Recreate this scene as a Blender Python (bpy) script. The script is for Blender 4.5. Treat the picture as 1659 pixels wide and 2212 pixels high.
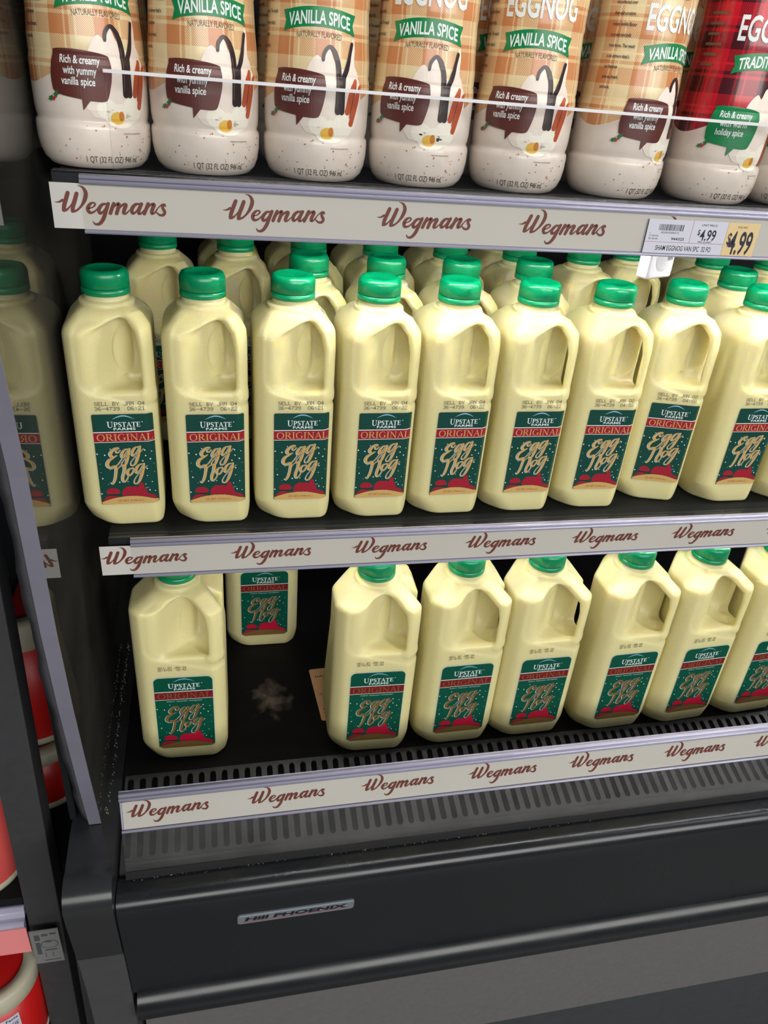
import bpy, bmesh, math, random
import numpy as np
from mathutils import Vector, Matrix
from mathutils.geometry import tessellate_polygon
from mathutils.bvhtree import BVHTree

random.seed(7)
for o in list(bpy.data.objects): bpy.data.objects.remove(o)
scene = bpy.context.scene
COL = scene.collection

# ------------------------------------------------------------------ camera
cam_data = bpy.data.cameras.new('camera')
cam = bpy.data.objects.new('camera', cam_data); COL.objects.link(cam)
RV = Vector((0.9772, -0.1974, 0.0782)).normalized()
FV = Vector((0.2095, 0.8367, -0.5061)).normalized()
DV = FV.cross(RV).normalized(); RV = DV.cross(FV).normalized()
cam.matrix_world = Matrix(((RV.x, -DV.x, -FV.x, 0.0710), (RV.y, -DV.y, -FV.y, -0.6749),
                           (RV.z, -DV.z, -FV.z, 0.4153), (0, 0, 0, 1)))
cam_data.sensor_fit = 'VERTICAL'; cam_data.sensor_height = 36.0
cam_data.lens = 1646.35 * 36.0 / 2212.0
cam_data.clip_start = 0.02
scene.camera = cam

# ------------------------------------------------------------------ light
world = bpy.data.worlds.new('World'); scene.world = world; world.use_nodes = True
bg = world.node_tree.nodes['Background']
bg.inputs[0].default_value = (0.86, 0.92, 1.0, 1); bg.inputs[1].default_value = 0.13

def area(name, loc, target, sx, sy, power, color=(1, 1, 1)):
    l = bpy.data.lights.new(name, 'AREA'); l.shape = 'RECTANGLE'; l.size = sx; l.size_y = sy
    l.energy = power; l.color = color
    o = bpy.data.objects.new(name, l); COL.objects.link(o); o.location = loc
    o.rotation_euler = (Vector(target) - Vector(loc)).to_track_quat('-Z', 'Y').to_euler()
    return o
# low area light added for unseen lit displays opposite, then a ceiling lamp
area('aisle_light', (1.2, -3.3, 1.25), (0.5, 0.0, 0.0), 4.2, 1.6, 134, (1.0, 0.985, 0.96))
area('aisle_light', (2.6, -0.9, 2.1), (0.8, 0.0, 0.0), 0.35, 1.6, 9, (0.95, 0.97, 1.0))

vs = scene.view_settings
vs.view_transform = 'Standard'; vs.look = 'None'; vs.exposure = 0.0; vs.gamma = 1.0; vs.use_curve_mapping = False

# ------------------------------------------------------------------ materials
def srgb(r, g, b):
    f = lambda c: (c / 255 / 12.92) if c / 255 <= 0.04045 else ((c / 255 + 0.055) / 1.055) ** 2.4
    return (f(r), f(g), f(b), 1)

class NT:
    def __init__(s, m): s.t = m.node_tree; s.n = s.t.nodes; s.l = s.t.links
    def put(s, sock, v):
        if hasattr(v, 'is_output'): s.l.new(v, sock)
        else: sock.default_value = v
    def m(s, op, a, b=0.0, c=0.0):
        n = s.n.new('ShaderNodeMath'); n.operation = op
        for i, v in enumerate((a, b, c)): s.put(n.inputs[i], v)
        return n.outputs[0]
    def mix(s, f, a, b):
        n = s.n.new('ShaderNodeMix'); n.data_type = 'RGBA'
        s.put(n.inputs[0], f); s.put(n.inputs[6], a); s.put(n.inputs[7], b)
        return n.outputs[2]
    def noise(s, scale, detail=3, vec=None):
        n = s.n.new('ShaderNodeTexNoise'); n.inputs['Scale'].default_value = scale; n.inputs['Detail'].default_value = detail
        s.l.new(vec if vec else s.coord(), n.inputs['Vector']); return n.outputs[0]
    def coord(s):
        if not hasattr(s, '_c'): s._c = s.n.new('ShaderNodeTexCoord').outputs['Object']
        return s._c
    def xyz(s):
        n = s.n.new('ShaderNodeSeparateXYZ'); s.l.new(s.coord(), n.inputs[0]); return n.outputs
    def bump(s, h, strength, dist):
        n = s.n.new('ShaderNodeBump'); n.inputs['Strength'].default_value = strength; n.inputs['Distance'].default_value = dist
        s.l.new(h, n.inputs['Height']); return n.outputs[0]

def mat(name, col, rough=0.5, metal=0.0, spec=0.5, wear=0.0, wscale=40, coat=0.0, bump=0.0, bscale=200, emit=None):
    m = bpy.data.materials.new(name); m.use_nodes = True
    b = m.node_tree.nodes['Principled BSDF']; t = NT(m)
    b.inputs['Base Color'].default_value = col; b.inputs['Roughness'].default_value = rough
    b.inputs['Metallic'].default_value = metal; b.inputs['Specular IOR Level'].default_value = spec
    b.inputs['Coat Weight'].default_value = coat; b.inputs['Coat Roughness'].default_value = 0.08
    if wear:
        n = t.noise(wscale, 5)
        f = t.m('MULTIPLY', t.m('SUBTRACT', n, 0.5), wear)
        dark = tuple(c * 0.35 for c in col[:3]) + (1,); lite = tuple(min(1, c * 1.9 + 0.01) for c in col[:3]) + (1,)
        t.l.new(t.mix(t.m('ADD', f, 0.38), dark, lite), b.inputs['Base Color'])
        t.l.new(t.m('ADD', t.m('MULTIPLY', n, 0.3), rough - 0.15), b.inputs['Roughness'])
    if bump:
        t.l.new(t.bump(t.noise(bscale, 2), bump, 0.001), b.inputs['Normal'])
    return m

def clear(name, tint, rough=0.03, ior=1.5, base=0.0, dust_haze=None):
    """thin clear plastic: see-through plus a surface reflection, with a dusty film, on the partition also painted haze"""
    m = bpy.data.materials.new(name); m.use_nodes = True; t = NT(m)
    for n in list(t.n): t.n.remove(n)
    out = t.n.new('ShaderNodeOutputMaterial'); tr = t.n.new('ShaderNodeBsdfTransparent'); gl = t.n.new('ShaderNodeBsdfGlossy')
    tr.inputs[0].default_value = tint; gl.inputs['Roughness'].default_value = rough
    fr = t.n.new('ShaderNodeFresnel'); fr.inputs[0].default_value = ior
    geo = t.n.new('ShaderNodeNewGeometry'); front = t.m('SUBTRACT', 1.0, geo.outputs['Backfacing'])
    mx = t.n.new('ShaderNodeMixShader'); t.l.new(t.m('MULTIPLY', t.m('ADD', fr.outputs[0], base), front), mx.inputs[0])
    t.l.new(tr.outputs[0], mx.inputs[1]); t.l.new(gl.outputs[0], mx.inputs[2])
    last = mx.outputs[0]
    if dust_haze:
        df = t.n.new('ShaderNodeBsdfDiffuse'); df.inputs[0].default_value = dust_haze[0]
        m2 = t.n.new('ShaderNodeMixShader')
        t.l.new(t.m('MULTIPLY', t.m('MULTIPLY', t.noise(dust_haze[2], 4), dust_haze[1]), front), m2.inputs[0])
        t.l.new(last, m2.inputs[1]); t.l.new(df.outputs[0], m2.inputs[2]); last = m2.outputs[0]
    t.l.new(last, out.inputs[0])
    return m

def hdpe(name, col, sss):
    m = mat(name, col, 0.36, spec=0.4, bump=0.25, bscale=420)
    b = m.node_tree.nodes['Principled BSDF']
    b.inputs['Subsurface Weight'].default_value = sss
    b.inputs['Subsurface Radius'].default_value = (1.0, 0.72, 0.16); b.inputs['Subsurface Scale'].default_value = 0.016
    return m

M = dict(
    nog=hdpe('eggnog_plastic', (0.73, 0.665, 0.345, 1), 0.65),
    cap=mat('green_cap', (0.0, 0.23, 0.088, 1), 0.28, spec=0.5),
    lab_green=mat('label_green', srgb(2, 64, 54), 0.35), lab_red=mat('label_red', srgb(150, 22, 40), 0.35),
    big_green=mat('large_label_green', srgb(0, 78, 59), 0.3), big_red=mat('large_label_red', srgb(120, 24, 32), 0.3),
    gold=mat('gold_foil', srgb(222, 182, 112), 0.36, metal=0.3), big_gold=mat('dark_gold_foil', srgb(158, 122, 68), 0.34, metal=0.5),
    white=mat('white_ink', srgb(226, 232, 230), 0.45), sky=mat('pale_blue_ink', srgb(140, 190, 215), 0.4),
    deep=mat('dark_green_ink', srgb(0, 42, 38), 0.4), ink=mat('black_ink', srgb(52, 48, 44), 0.6),
    lab_crim=mat('crimson_ink', srgb(156, 20, 42), 0.4), big_crim=mat('bright_crimson_ink', srgb(186, 14, 52), 0.4),
    copper=mat('copper_ink', srgb(160, 90, 45), 0.45),
    case=mat('black_case_paint', (0.006, 0.007, 0.008, 1), 0.5, spec=0.1, wear=0.4, wscale=14),
    gloss=mat('black_bumper_plastic', (0.006, 0.0075, 0.0095, 1), 0.26, spec=0.5, wear=0.12, wscale=9),
    deck=mat('black_deck_plastic', (0.004, 0.004, 0.0045, 1), 0.5, spec=0.1, wear=0.6, wscale=11),
    grille=mat('charcoal_grille', (0.011, 0.0115, 0.012, 1), 0.5, wear=0.35, wscale=60),
    endf=mat('charcoal_end_frame', (0.019, 0.020, 0.022, 1), 0.24, spec=0.55, wear=0.12, wscale=9),
    endlow=mat('matte_grey_end_post', (0.062, 0.063, 0.065, 1), 0.55, spec=0.3, wear=0.12, wscale=40),
    void=mat('dark_recess', (0.004, 0.004, 0.005, 1), 0.8),
    kick=mat('grey_panel_paint', (0.135, 0.131, 0.126, 1), 0.6, wear=0.1, wscale=120),
    toe=mat('dark_panel_paint', (0.038, 0.044, 0.047, 1), 0.55, wear=0.15, wscale=60),
    post=mat('charcoal_post_paint', (0.038, 0.039, 0.042, 1), 0.45, wear=0.12, wscale=80),
    paper=mat('cream_paper', srgb(246, 240, 218), 0.55, wear=0.05, wscale=18),
    brown=mat('brown_logo_ink', srgb(112, 54, 42), 0.5),
    clear=clear('clear_channel_plastic', (0.985, 0.98, 0.97, 1), 0.06, 1.4, 0.015),
    ridge=mat('lavender_clear_ridge', srgb(176, 174, 196), 0.12, spec=0.7, coat=0.6),
    lip=clear('clear_lip_plastic', (0.97, 0.97, 0.97, 1), 0.03, 1.42, 0.01),
    lipedge=mat('frosted_lip_edge', srgb(222, 220, 222), 0.25),
    front=clear('scuffed_front_plastic', (0.90, 0.90, 0.90, 1), 0.08, 1.45, 0.02, (srgb(150, 150, 150), 0.20, 26)),
    pane=clear('partition_acrylic', (0.45, 0.45, 0.45, 1), 0.015, 1.48, 0.05, (srgb(150, 148, 138), 0.13, 9)),  # dusty film, also strengthened as a painted stand-in for a jug's reflection
    paneedge=mat('cloudy_acrylic_edge', srgb(118, 117, 130), 0.3, wear=0.15, wscale=20),
    gasket=mat('grey_sealant', srgb(78, 78, 82), 0.6, wear=0.3, wscale=60),
    floor=mat('vinyl_floor_tile', srgb(98, 97, 95), 0.35, wear=0.15, wscale=4),
    tagw=mat('white_tag_paper', srgb(206, 206, 218), 0.5), tagy=mat('yellow_tag_paper', srgb(222, 196, 142), 0.5),
    tagred=mat('tag_red_rule', srgb(170, 70, 80), 0.5), tagink=mat('tag_ink', srgb(30, 30, 48), 0.5),
    sensor=mat('white_abs_plastic', srgb(205, 205, 208), 0.35), sensorgrey=mat('pale_grey_plastic', srgb(165, 165, 165), 0.35),
    peach=mat('peach_sticker', srgb(243, 190, 142), 0.5),
    badge=mat('silver_badge', srgb(150, 158, 166), 0.3, metal=0.5), badgeink=mat('badge_ink', srgb(22, 26, 28), 0.4),
    tubred=mat('red_tub', srgb(196, 26, 24), 0.35), tubpink=mat('pale_red_tub', srgb(226, 92, 86), 0.35), rim=mat('beige_tub_rim', srgb(205, 190, 165), 0.5, wear=0.15, wscale=50),
    pink=mat('pink_strip_paper', srgb(236, 140, 140), 0.5), greytag=mat('grey_tag', srgb(120, 120, 120), 0.5), greyprint=mat('grey_tag_print', srgb(74, 76, 78), 0.5),
    choc=mat('chocolate_ink', srgb(92, 42, 36), 0.35), ban=mat('banner_green', srgb(0, 122, 66), 0.35),
    vein=mat('vanilla_pod_ink', srgb(44, 30, 30), 0.3), cin=mat('cinnamon_ink', srgb(178, 80, 44), 0.4), cin2=mat('dark_cinnamon_ink', srgb(120, 50, 32), 0.4),
    cream=mat('cream_splash_ink', srgb(236, 223, 210), 0.35), cream2=mat('pale_cream_ink', srgb(246, 240, 224), 0.35), yolk=mat('yellow_flower_ink', srgb(238, 190, 80), 0.4), yolk2=mat('amber_flower_ink', srgb(206, 130, 50), 0.4),
    holly=mat('holly_green_ink', srgb(52, 110, 62), 0.4), berry=mat('berry_red_ink', srgb(190, 40, 50), 0.4), speck=mat('spice_speck_ink', srgb(180, 110, 90), 0.5),
    textbrown=mat('grey_brown_ink', srgb(112, 84, 66), 0.5), dusky=mat('dusky_ink', srgb(84, 70, 66), 0.5), capw=mat('white_bottle_cap', srgb(225, 220, 215), 0.35),
    crumb=mat('dust_crumbs', srgb(150, 146, 132), 0.8),
    paint=mat('pale_chipped_paint', srgb(200, 196, 178), 0.7),
)

def plaid(name, red):
    m = mat(name, (1, 1, 1, 1), 0.28, spec=0.5, coat=0.25); t = NT(m); b = t.n['Principled BSDF']
    X, Y, Z = t.xyz()
    u = t.m('MULTIPLY', t.m('ARCTAN2', X, t.m('MULTIPLY', Y, -1.0)), 0.0435)
    def band(v, per, off, w):
        p = t.m('DIVIDE', t.m('ADD', v, off), per)
        return t.m('LESS_THAN', t.m('FRACT', t.m('ADD', p, 50.0)), w / per)
    va = t.m('MAXIMUM', band(u, 0.034, 0.003, 0.0115), band(u, 0.034, -0.010, 0.0028))
    hb = t.m('MAXIMUM', band(Z, 0.034, 0.011, 0.0125), band(Z, 0.034, -0.004, 0.0026))
    hatch = t.m('LESS_THAN', t.m('FRACT', t.m('ADD', t.m('DIVIDE', t.m('ADD', u, Z), 0.00165), 500.0)), 0.5)
    both = t.m('MULTIPLY', va, hb)
    either = t.m('MAXIMUM', va, hb)
    f = t.m('MAXIMUM', both, t.m('MULTIPLY', either, hatch))
    if red:
        c0, c1 = srgb(190, 14, 34), srgb(64, 10, 20)
    else:
        c0, c1 = srgb(226, 206, 160), srgb(196, 128, 78)
    pl = t.mix(f, c0, c1)
    line = t.m('MAXIMUM', band(u, 0.034, -0.0165, 0.0016), band(Z, 0.034, -0.0115, 0.0016))
    pl = t.mix(t.m('MULTIPLY', line, 0.6), pl, srgb(236, 214, 165) if not red else srgb(214, 30, 48))
    wave = t.m('ADD', 0.064, t.m('MULTIPLY', t.m('SINE', t.m('MULTIPLY', u, 75.0)), -0.0055))
    low = t.m('LESS_THAN', Z, wave)
    n = t.noise(60, 4)
    base = t.mix(n, srgb(222, 208, 196), srgb(240, 230, 216))
    t.l.new(t.mix(low, pl, base), b.inputs['Base Color'])
    return m
M['plaid'] = plaid('tan_plaid_sleeve', False); M['redplaid'] = plaid('red_plaid_sleeve', True)

# ------------------------------------------------------------------ object helpers
def link(name, data, parent=None, loc=None, rot=None):
    o = bpy.data.objects.new(name, data); COL.objects.link(o)
    if parent: o.parent = parent
    if loc is not None: o.location = loc
    if rot is not None: o.rotation_euler = rot
    return o
def tag(o, label, cat, group=None):
    o['label'] = label; o['category'] = cat
    if group: o['group'] = group
    return o
def thing(name, label, cat, loc=(0, 0, 0), rot=(0, 0, 0), group=None):
    return tag(link(name, None, None, loc, rot), label, cat, group)

class MB:
    """collects shapes and links them as one mesh"""
    def __init__(s): s.v = []; s.f = []; s.m = []; s.mats = []; s.sm = []
    def mi(s, m):
        if m not in s.mats: s.mats.append(m)
        return s.mats.index(m)
    def add(s, vs, fs, m, smooth=False):
        k = len(s.v); i = s.mi(m); s.v += [tuple(v) for v in vs]
        for f in fs: s.f.append([j + k for j in f]); s.m.append(i); s.sm.append(smooth)
    def box(s, a, b, m):
        x0, y0, z0 = a; x1, y1, z1 = b
        s.add([(x0, y0, z0), (x1, y0, z0), (x1, y1, z0), (x0, y1, z0), (x0, y0, z1), (x1, y0, z1), (x1, y1, z1), (x0, y1, z1)],
              [(0, 3, 2, 1), (4, 5, 6, 7), (0, 1, 5, 4), (1, 2, 6, 5), (2, 3, 7, 6), (3, 0, 4, 7)], m)
    def extrude_x(s, prof, x0, x1, m, smooth=False):
        """closed (y,z) outline pushed along x"""
        n = len(prof); area2 = sum(prof[i][0] * prof[(i + 1) % n][1] - prof[(i + 1) % n][0] * prof[i][1] for i in range(n))
        if area2 < 0: prof = prof[::-1]
        vs = [(x0, y, z) for y, z in prof] + [(x1, y, z) for y, z in prof]
        s.add(vs, [(i, i + n, (i + 1) % n + n, (i + 1) % n)[::-1] for i in range(n)], m, smooth)
        tri = tessellate_polygon([[Vector((y, z, 0)) for y, z in prof]])
        s.add(vs, [t for t in tri] + [tuple(j + n for j in t[::-1]) for t in tri], m)
    def lathe(s, prof, m, seg=64, smooth=True, mod=None, caps=True):
        n = len(prof); vs = []
        for i in range(seg):
            a = 2 * math.pi * i / seg
            for j, (r, z) in enumerate(prof):
                rr = r + (mod(i, j) if mod else 0)
                vs.append((rr * math.sin(a), -rr * math.cos(a), z))
        fs = []
        for i in range(seg):
            k = (i + 1) % seg
            for j in range(n - 1): fs.append((i * n + j, k * n + j, k * n + j + 1, i * n + j + 1))
        s.add(vs, fs, m, smooth)
        for j, flip in ((0, True), (n - 1, False)):
            if caps and prof[j][0] > 1e-6:
                ring = [i * n + j for i in range(seg)]
                s.add(vs, [ring[::-1] if flip else ring], m)
    def mesh(s, name):
        me = bpy.data.meshes.new(name); me.from_pydata(s.v, [], s.f)
        for m in s.mats: me.materials.append(m)
        me.polygons.foreach_set('material_index', s.m); me.polygons.foreach_set('use_smooth', s.sm)
        me.validate(); me.update()
        bm = bmesh.new(); bm.from_mesh(me); bmesh.ops.remove_doubles(bm, verts=bm.verts, dist=1e-7); bmesh.ops.recalc_face_normals(bm, faces=bm.faces)
        bm.to_mesh(me); bm.free()
        return me
    def obj(s, name, parent=None, bevel=0.0, seg=2):
        o = link(name, s.mesh(name), parent)
        if bevel:
            b = o.modifiers.new('bevel', 'BEVEL'); b.width = bevel; b.segments = seg; b.limit_method = 'ANGLE'; b.angle_limit = 0.6
            o.data.polygons.foreach_set('use_smooth', [True] * len(o.data.polygons))
            w = o.modifiers.new('wn', 'WEIGHTED_NORMAL'); w.keep_sharp = True
        return o

# ------------------------------------------------------------------ flat print (inks on labels, strips and sleeves)
def catmull(p, n=7):
    if len(p) < 3: return p
    out = []
    q = [tuple(2 * a - b for a, b in zip(p[0], p[1]))] + list(p) + [tuple(2 * a - b for a, b in zip(p[-1], p[-2]))]
    for i in range(1, len(q) - 2):
        for k in range(n):
            t = k / n
            out.append(tuple(0.5 * (2 * b + (c - a) * t + (2 * a - 5 * b + 4 * c - d) * t * t + (3 * b - a - 3 * c + d) * t ** 3)
                             for a, b, c, d in zip(q[i - 1], q[i], q[i + 1], q[i + 2])))
    out.append(tuple(p[-1])); return out

TEXT_CACHE = {}
def text_tris(s, bold=0.0):
    k = (s, bold)
    if k not in TEXT_CACHE:
        c = bpy.data.curves.new('t', 'FONT'); c.body = s; c.size = 1.0; c.resolution_u = 3; c.offset = bold; c.fill_mode = 'FRONT'
        o = bpy.data.objects.new('t', c); COL.objects.link(o)
        me = bpy.data.meshes.new_from_object(o)
        me.calc_loop_triangles()
        v = [(x.co.x, x.co.y) for x in me.vertices]; t = [tuple(x.vertices) for x in me.loop_triangles]
        bpy.data.objects.remove(o); bpy.data.curves.remove(c); bpy.data.meshes.remove(me)
        TEXT_CACHE[k] = (v, t)
    return TEXT_CACHE[k]

# small serif alphabet: strokes in a unit-high box, (x, y, width)
T_, t_ = 0.17, 0.065
def _srf(x, y, w=0.17): return [(x - w, y, 0.06), (x + w, y, 0.06)]
SERIF = {
 'I': (0.42, [[(0.21, 0, T_), (0.21, 1, T_)], _srf(0.21, 0.03), _srf(0.21, 0.97)]),
 'U': (0.86, [[(0.2, 1, T_), (0.2, 0.35, T_), (0.28, 0.1, 0.13), (0.45, 0.03, 0.09), (0.6, 0.12, 0.07), (0.68, 0.35, t_), (0.68, 1, t_)], _srf(0.2, 0.97), _srf(0.68, 0.97, 0.13)]),
 'P': (0.72, [[(0.2, 0, T_), (0.2, 1, T_)], _srf(0.2, 0.03), [(0.05, 0.97, t_), (0.4, 0.97, t_), (0.58, 0.88, 0.13), (0.61, 0.72, T_), (0.54, 0.53, 0.12), (0.38, 0.46, t_), (0.24, 0.46, t_)]]),
 'S': (0.64, [[(0.52, 0.78, t_), (0.47, 0.92, 0.07), (0.32, 0.97, 0.08), (0.16, 0.87, 0.13), (0.17, 0.67, 0.16), (0.36, 0.5, 0.17), (0.52, 0.33, 0.16), (0.5, 0.12, 0.12), (0.32, 0.03, 0.08), (0.15, 0.1, 0.07), (0.08, 0.27, t_)]]),
 'T': (0.8, [[(0.4, 0, T_), (0.4, 1, T_)], _srf(0.4, 0.03), [(0.05, 0.96, 0.075), (0.75, 0.96, 0.075)], [(0.06, 0.98, 0.06), (0.05, 0.74, 0.03)], [(0.74, 0.98, 0.06), (0.75, 0.74, 0.03)]]),
 'A': (0.82, [[(0.12, 0.02, t_), (0.4, 1, t_)], [(0.4, 1, 0.12), (0.7, 0.02, T_)], [(0.24, 0.36, 0.06), (0.58, 0.36, 0.06)], _srf(0.12, 0.03, 0.12), _srf(0.7, 0.03, 0.15)]),
 'E': (0.72, [[(0.2, 0, T_), (0.2, 1, T_)], [(0.05, 0.97, 0.065), (0.62, 0.97, 0.065)], [(0.62, 1, 0.06), (0.63, 0.76, 0.03)], [(0.05, 0.03, 0.065), (0.64, 0.03, 0.065)], [(0.64, 0, 0.06), (0.67, 0.27, 0.03)], [(0.2, 0.52, 0.06), (0.5, 0.52, 0.06)], [(0.5, 0.64, 0.04), (0.5, 0.4, 0.04)]]),
 'O': (0.92, [[(0.46, 0.985, t_), (0.2, 0.85, 0.12), (0.11, 0.5, T_), (0.2, 0.15, 0.12), (0.46, 0.015, t_), (0.72, 0.15, 0.12), (0.81, 0.5, T_), (0.72, 0.85, 0.12), (0.46, 0.985, t_)]]),
 'R': (0.82, [[(0.2, 0, T_), (0.2, 1, T_)], _srf(0.2, 0.03), [(0.05, 0.97, t_), (0.4, 0.97, t_), (0.57, 0.88, 0.13), (0.6, 0.73, T_), (0.53, 0.56, 0.12), (0.38, 0.5, t_), (0.24, 0.5, t_)], [(0.4, 0.5, 0.12), (0.62, 0.15, 0.17), (0.8, 0.02, 0.07)]]),
 'G': (0.88, [[(0.74, 0.76, t_), (0.62, 0.95, 0.07), (0.45, 0.985, 0.07), (0.2, 0.85, 0.12), (0.11, 0.5, T_), (0.2, 0.14, 0.12), (0.48, 0.015, t_), (0.74, 0.1, 0.08)], [(0.73, 0.05, T_), (0.73, 0.42, T_)], _srf(0.73, 0.42, 0.15)]),
 'N': (0.9, [[(0.17, 0, t_), (0.17, 1, t_)], [(0.15, 1, 0.12), (0.72, 0.02, T_)], [(0.72, 0, t_), (0.72, 1, t_)], _srf(0.17, 0.03, 0.13), _srf(0.72, 0.97, 0.13), [(0.02, 0.97, 0.06), (0.2, 0.97, 0.06)]]),
 'L': (0.7, [[(0.2, 0, T_), (0.2, 1, T_)], _srf(0.2, 0.97), [(0.05, 0.03, 0.065), (0.62, 0.03, 0.065)], [(0.62, 0, 0.06), (0.66, 0.3, 0.03)]]),
 'Q': (0.92, [[(0.46, 0.985, t_), (0.2, 0.85, 0.12), (0.11, 0.5, T_), (0.2, 0.15, 0.12), (0.46, 0.015, t_), (0.72, 0.15, 0.12), (0.81, 0.5, T_), (0.72, 0.85, 0.12), (0.46, 0.985, t_)], [(0.45, 0.05, 0.08), (0.65, -0.12, 0.1), (0.9, -0.18, 0.04)]]),
}
DOT = {'S': '0111010000100000111000001000011110', 'E': 0}
DOTS = {
 'S': ['01110', '10001', '10000', '01110', '00001', '10001', '01110'], 'E': ['11111', '10000', '10000', '11110', '10000', '10000', '11111'],
 'L': ['10000'] * 6 + ['11111'], 'B': ['11110', '10001', '10001', '11110', '10001', '10001', '11110'], 'Y': ['10001', '10001', '01010', '00100', '00100', '00100', '00100'],
 'J': ['00001', '00001', '00001', '00001', '00001', '10001', '01110'], 'A': ['01110', '10001', '10001', '11111', '10001', '10001', '10001'], 'N': ['10001', '11001', '10101', '10101', '10011', '10001', '10001'],
 '0': ['01110', '10001', '10001', '10001', '10001', '10001', '01110'], '1': ['00100', '01100', '00100', '00100', '00100', '00100', '01110'], '2': ['01110', '10001', '00001', '00110', '01000', '10000', '11111'],
 '3': ['11110', '00001', '00001', '01110', '00001', '00001', '11110'], '4': ['00010', '00110', '01010', '10010', '11111', '00010', '00010'], '5': ['11111', '10000', '11110', '00001', '00001', '10001', '01110'],
 '6': ['01110', '10000', '10000', '11110', '10001', '10001', '01110'], '7': ['11111', '00001', '00010', '00100', '00100', '01000', '01000'], '8': ['01110', '10001', '10001', '01110', '10001', '10001', '01110'],
 '9': ['01110', '10001', '10001', '01111', '00001', '00001', '01110'], '-': ['00000', '00000', '00000', '11111', '00000', '00000', '00000'], ':': ['00000', '00100', '00100', '00000', '00100', '00100', '00000'], ' ': ['00000'] * 7}

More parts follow.
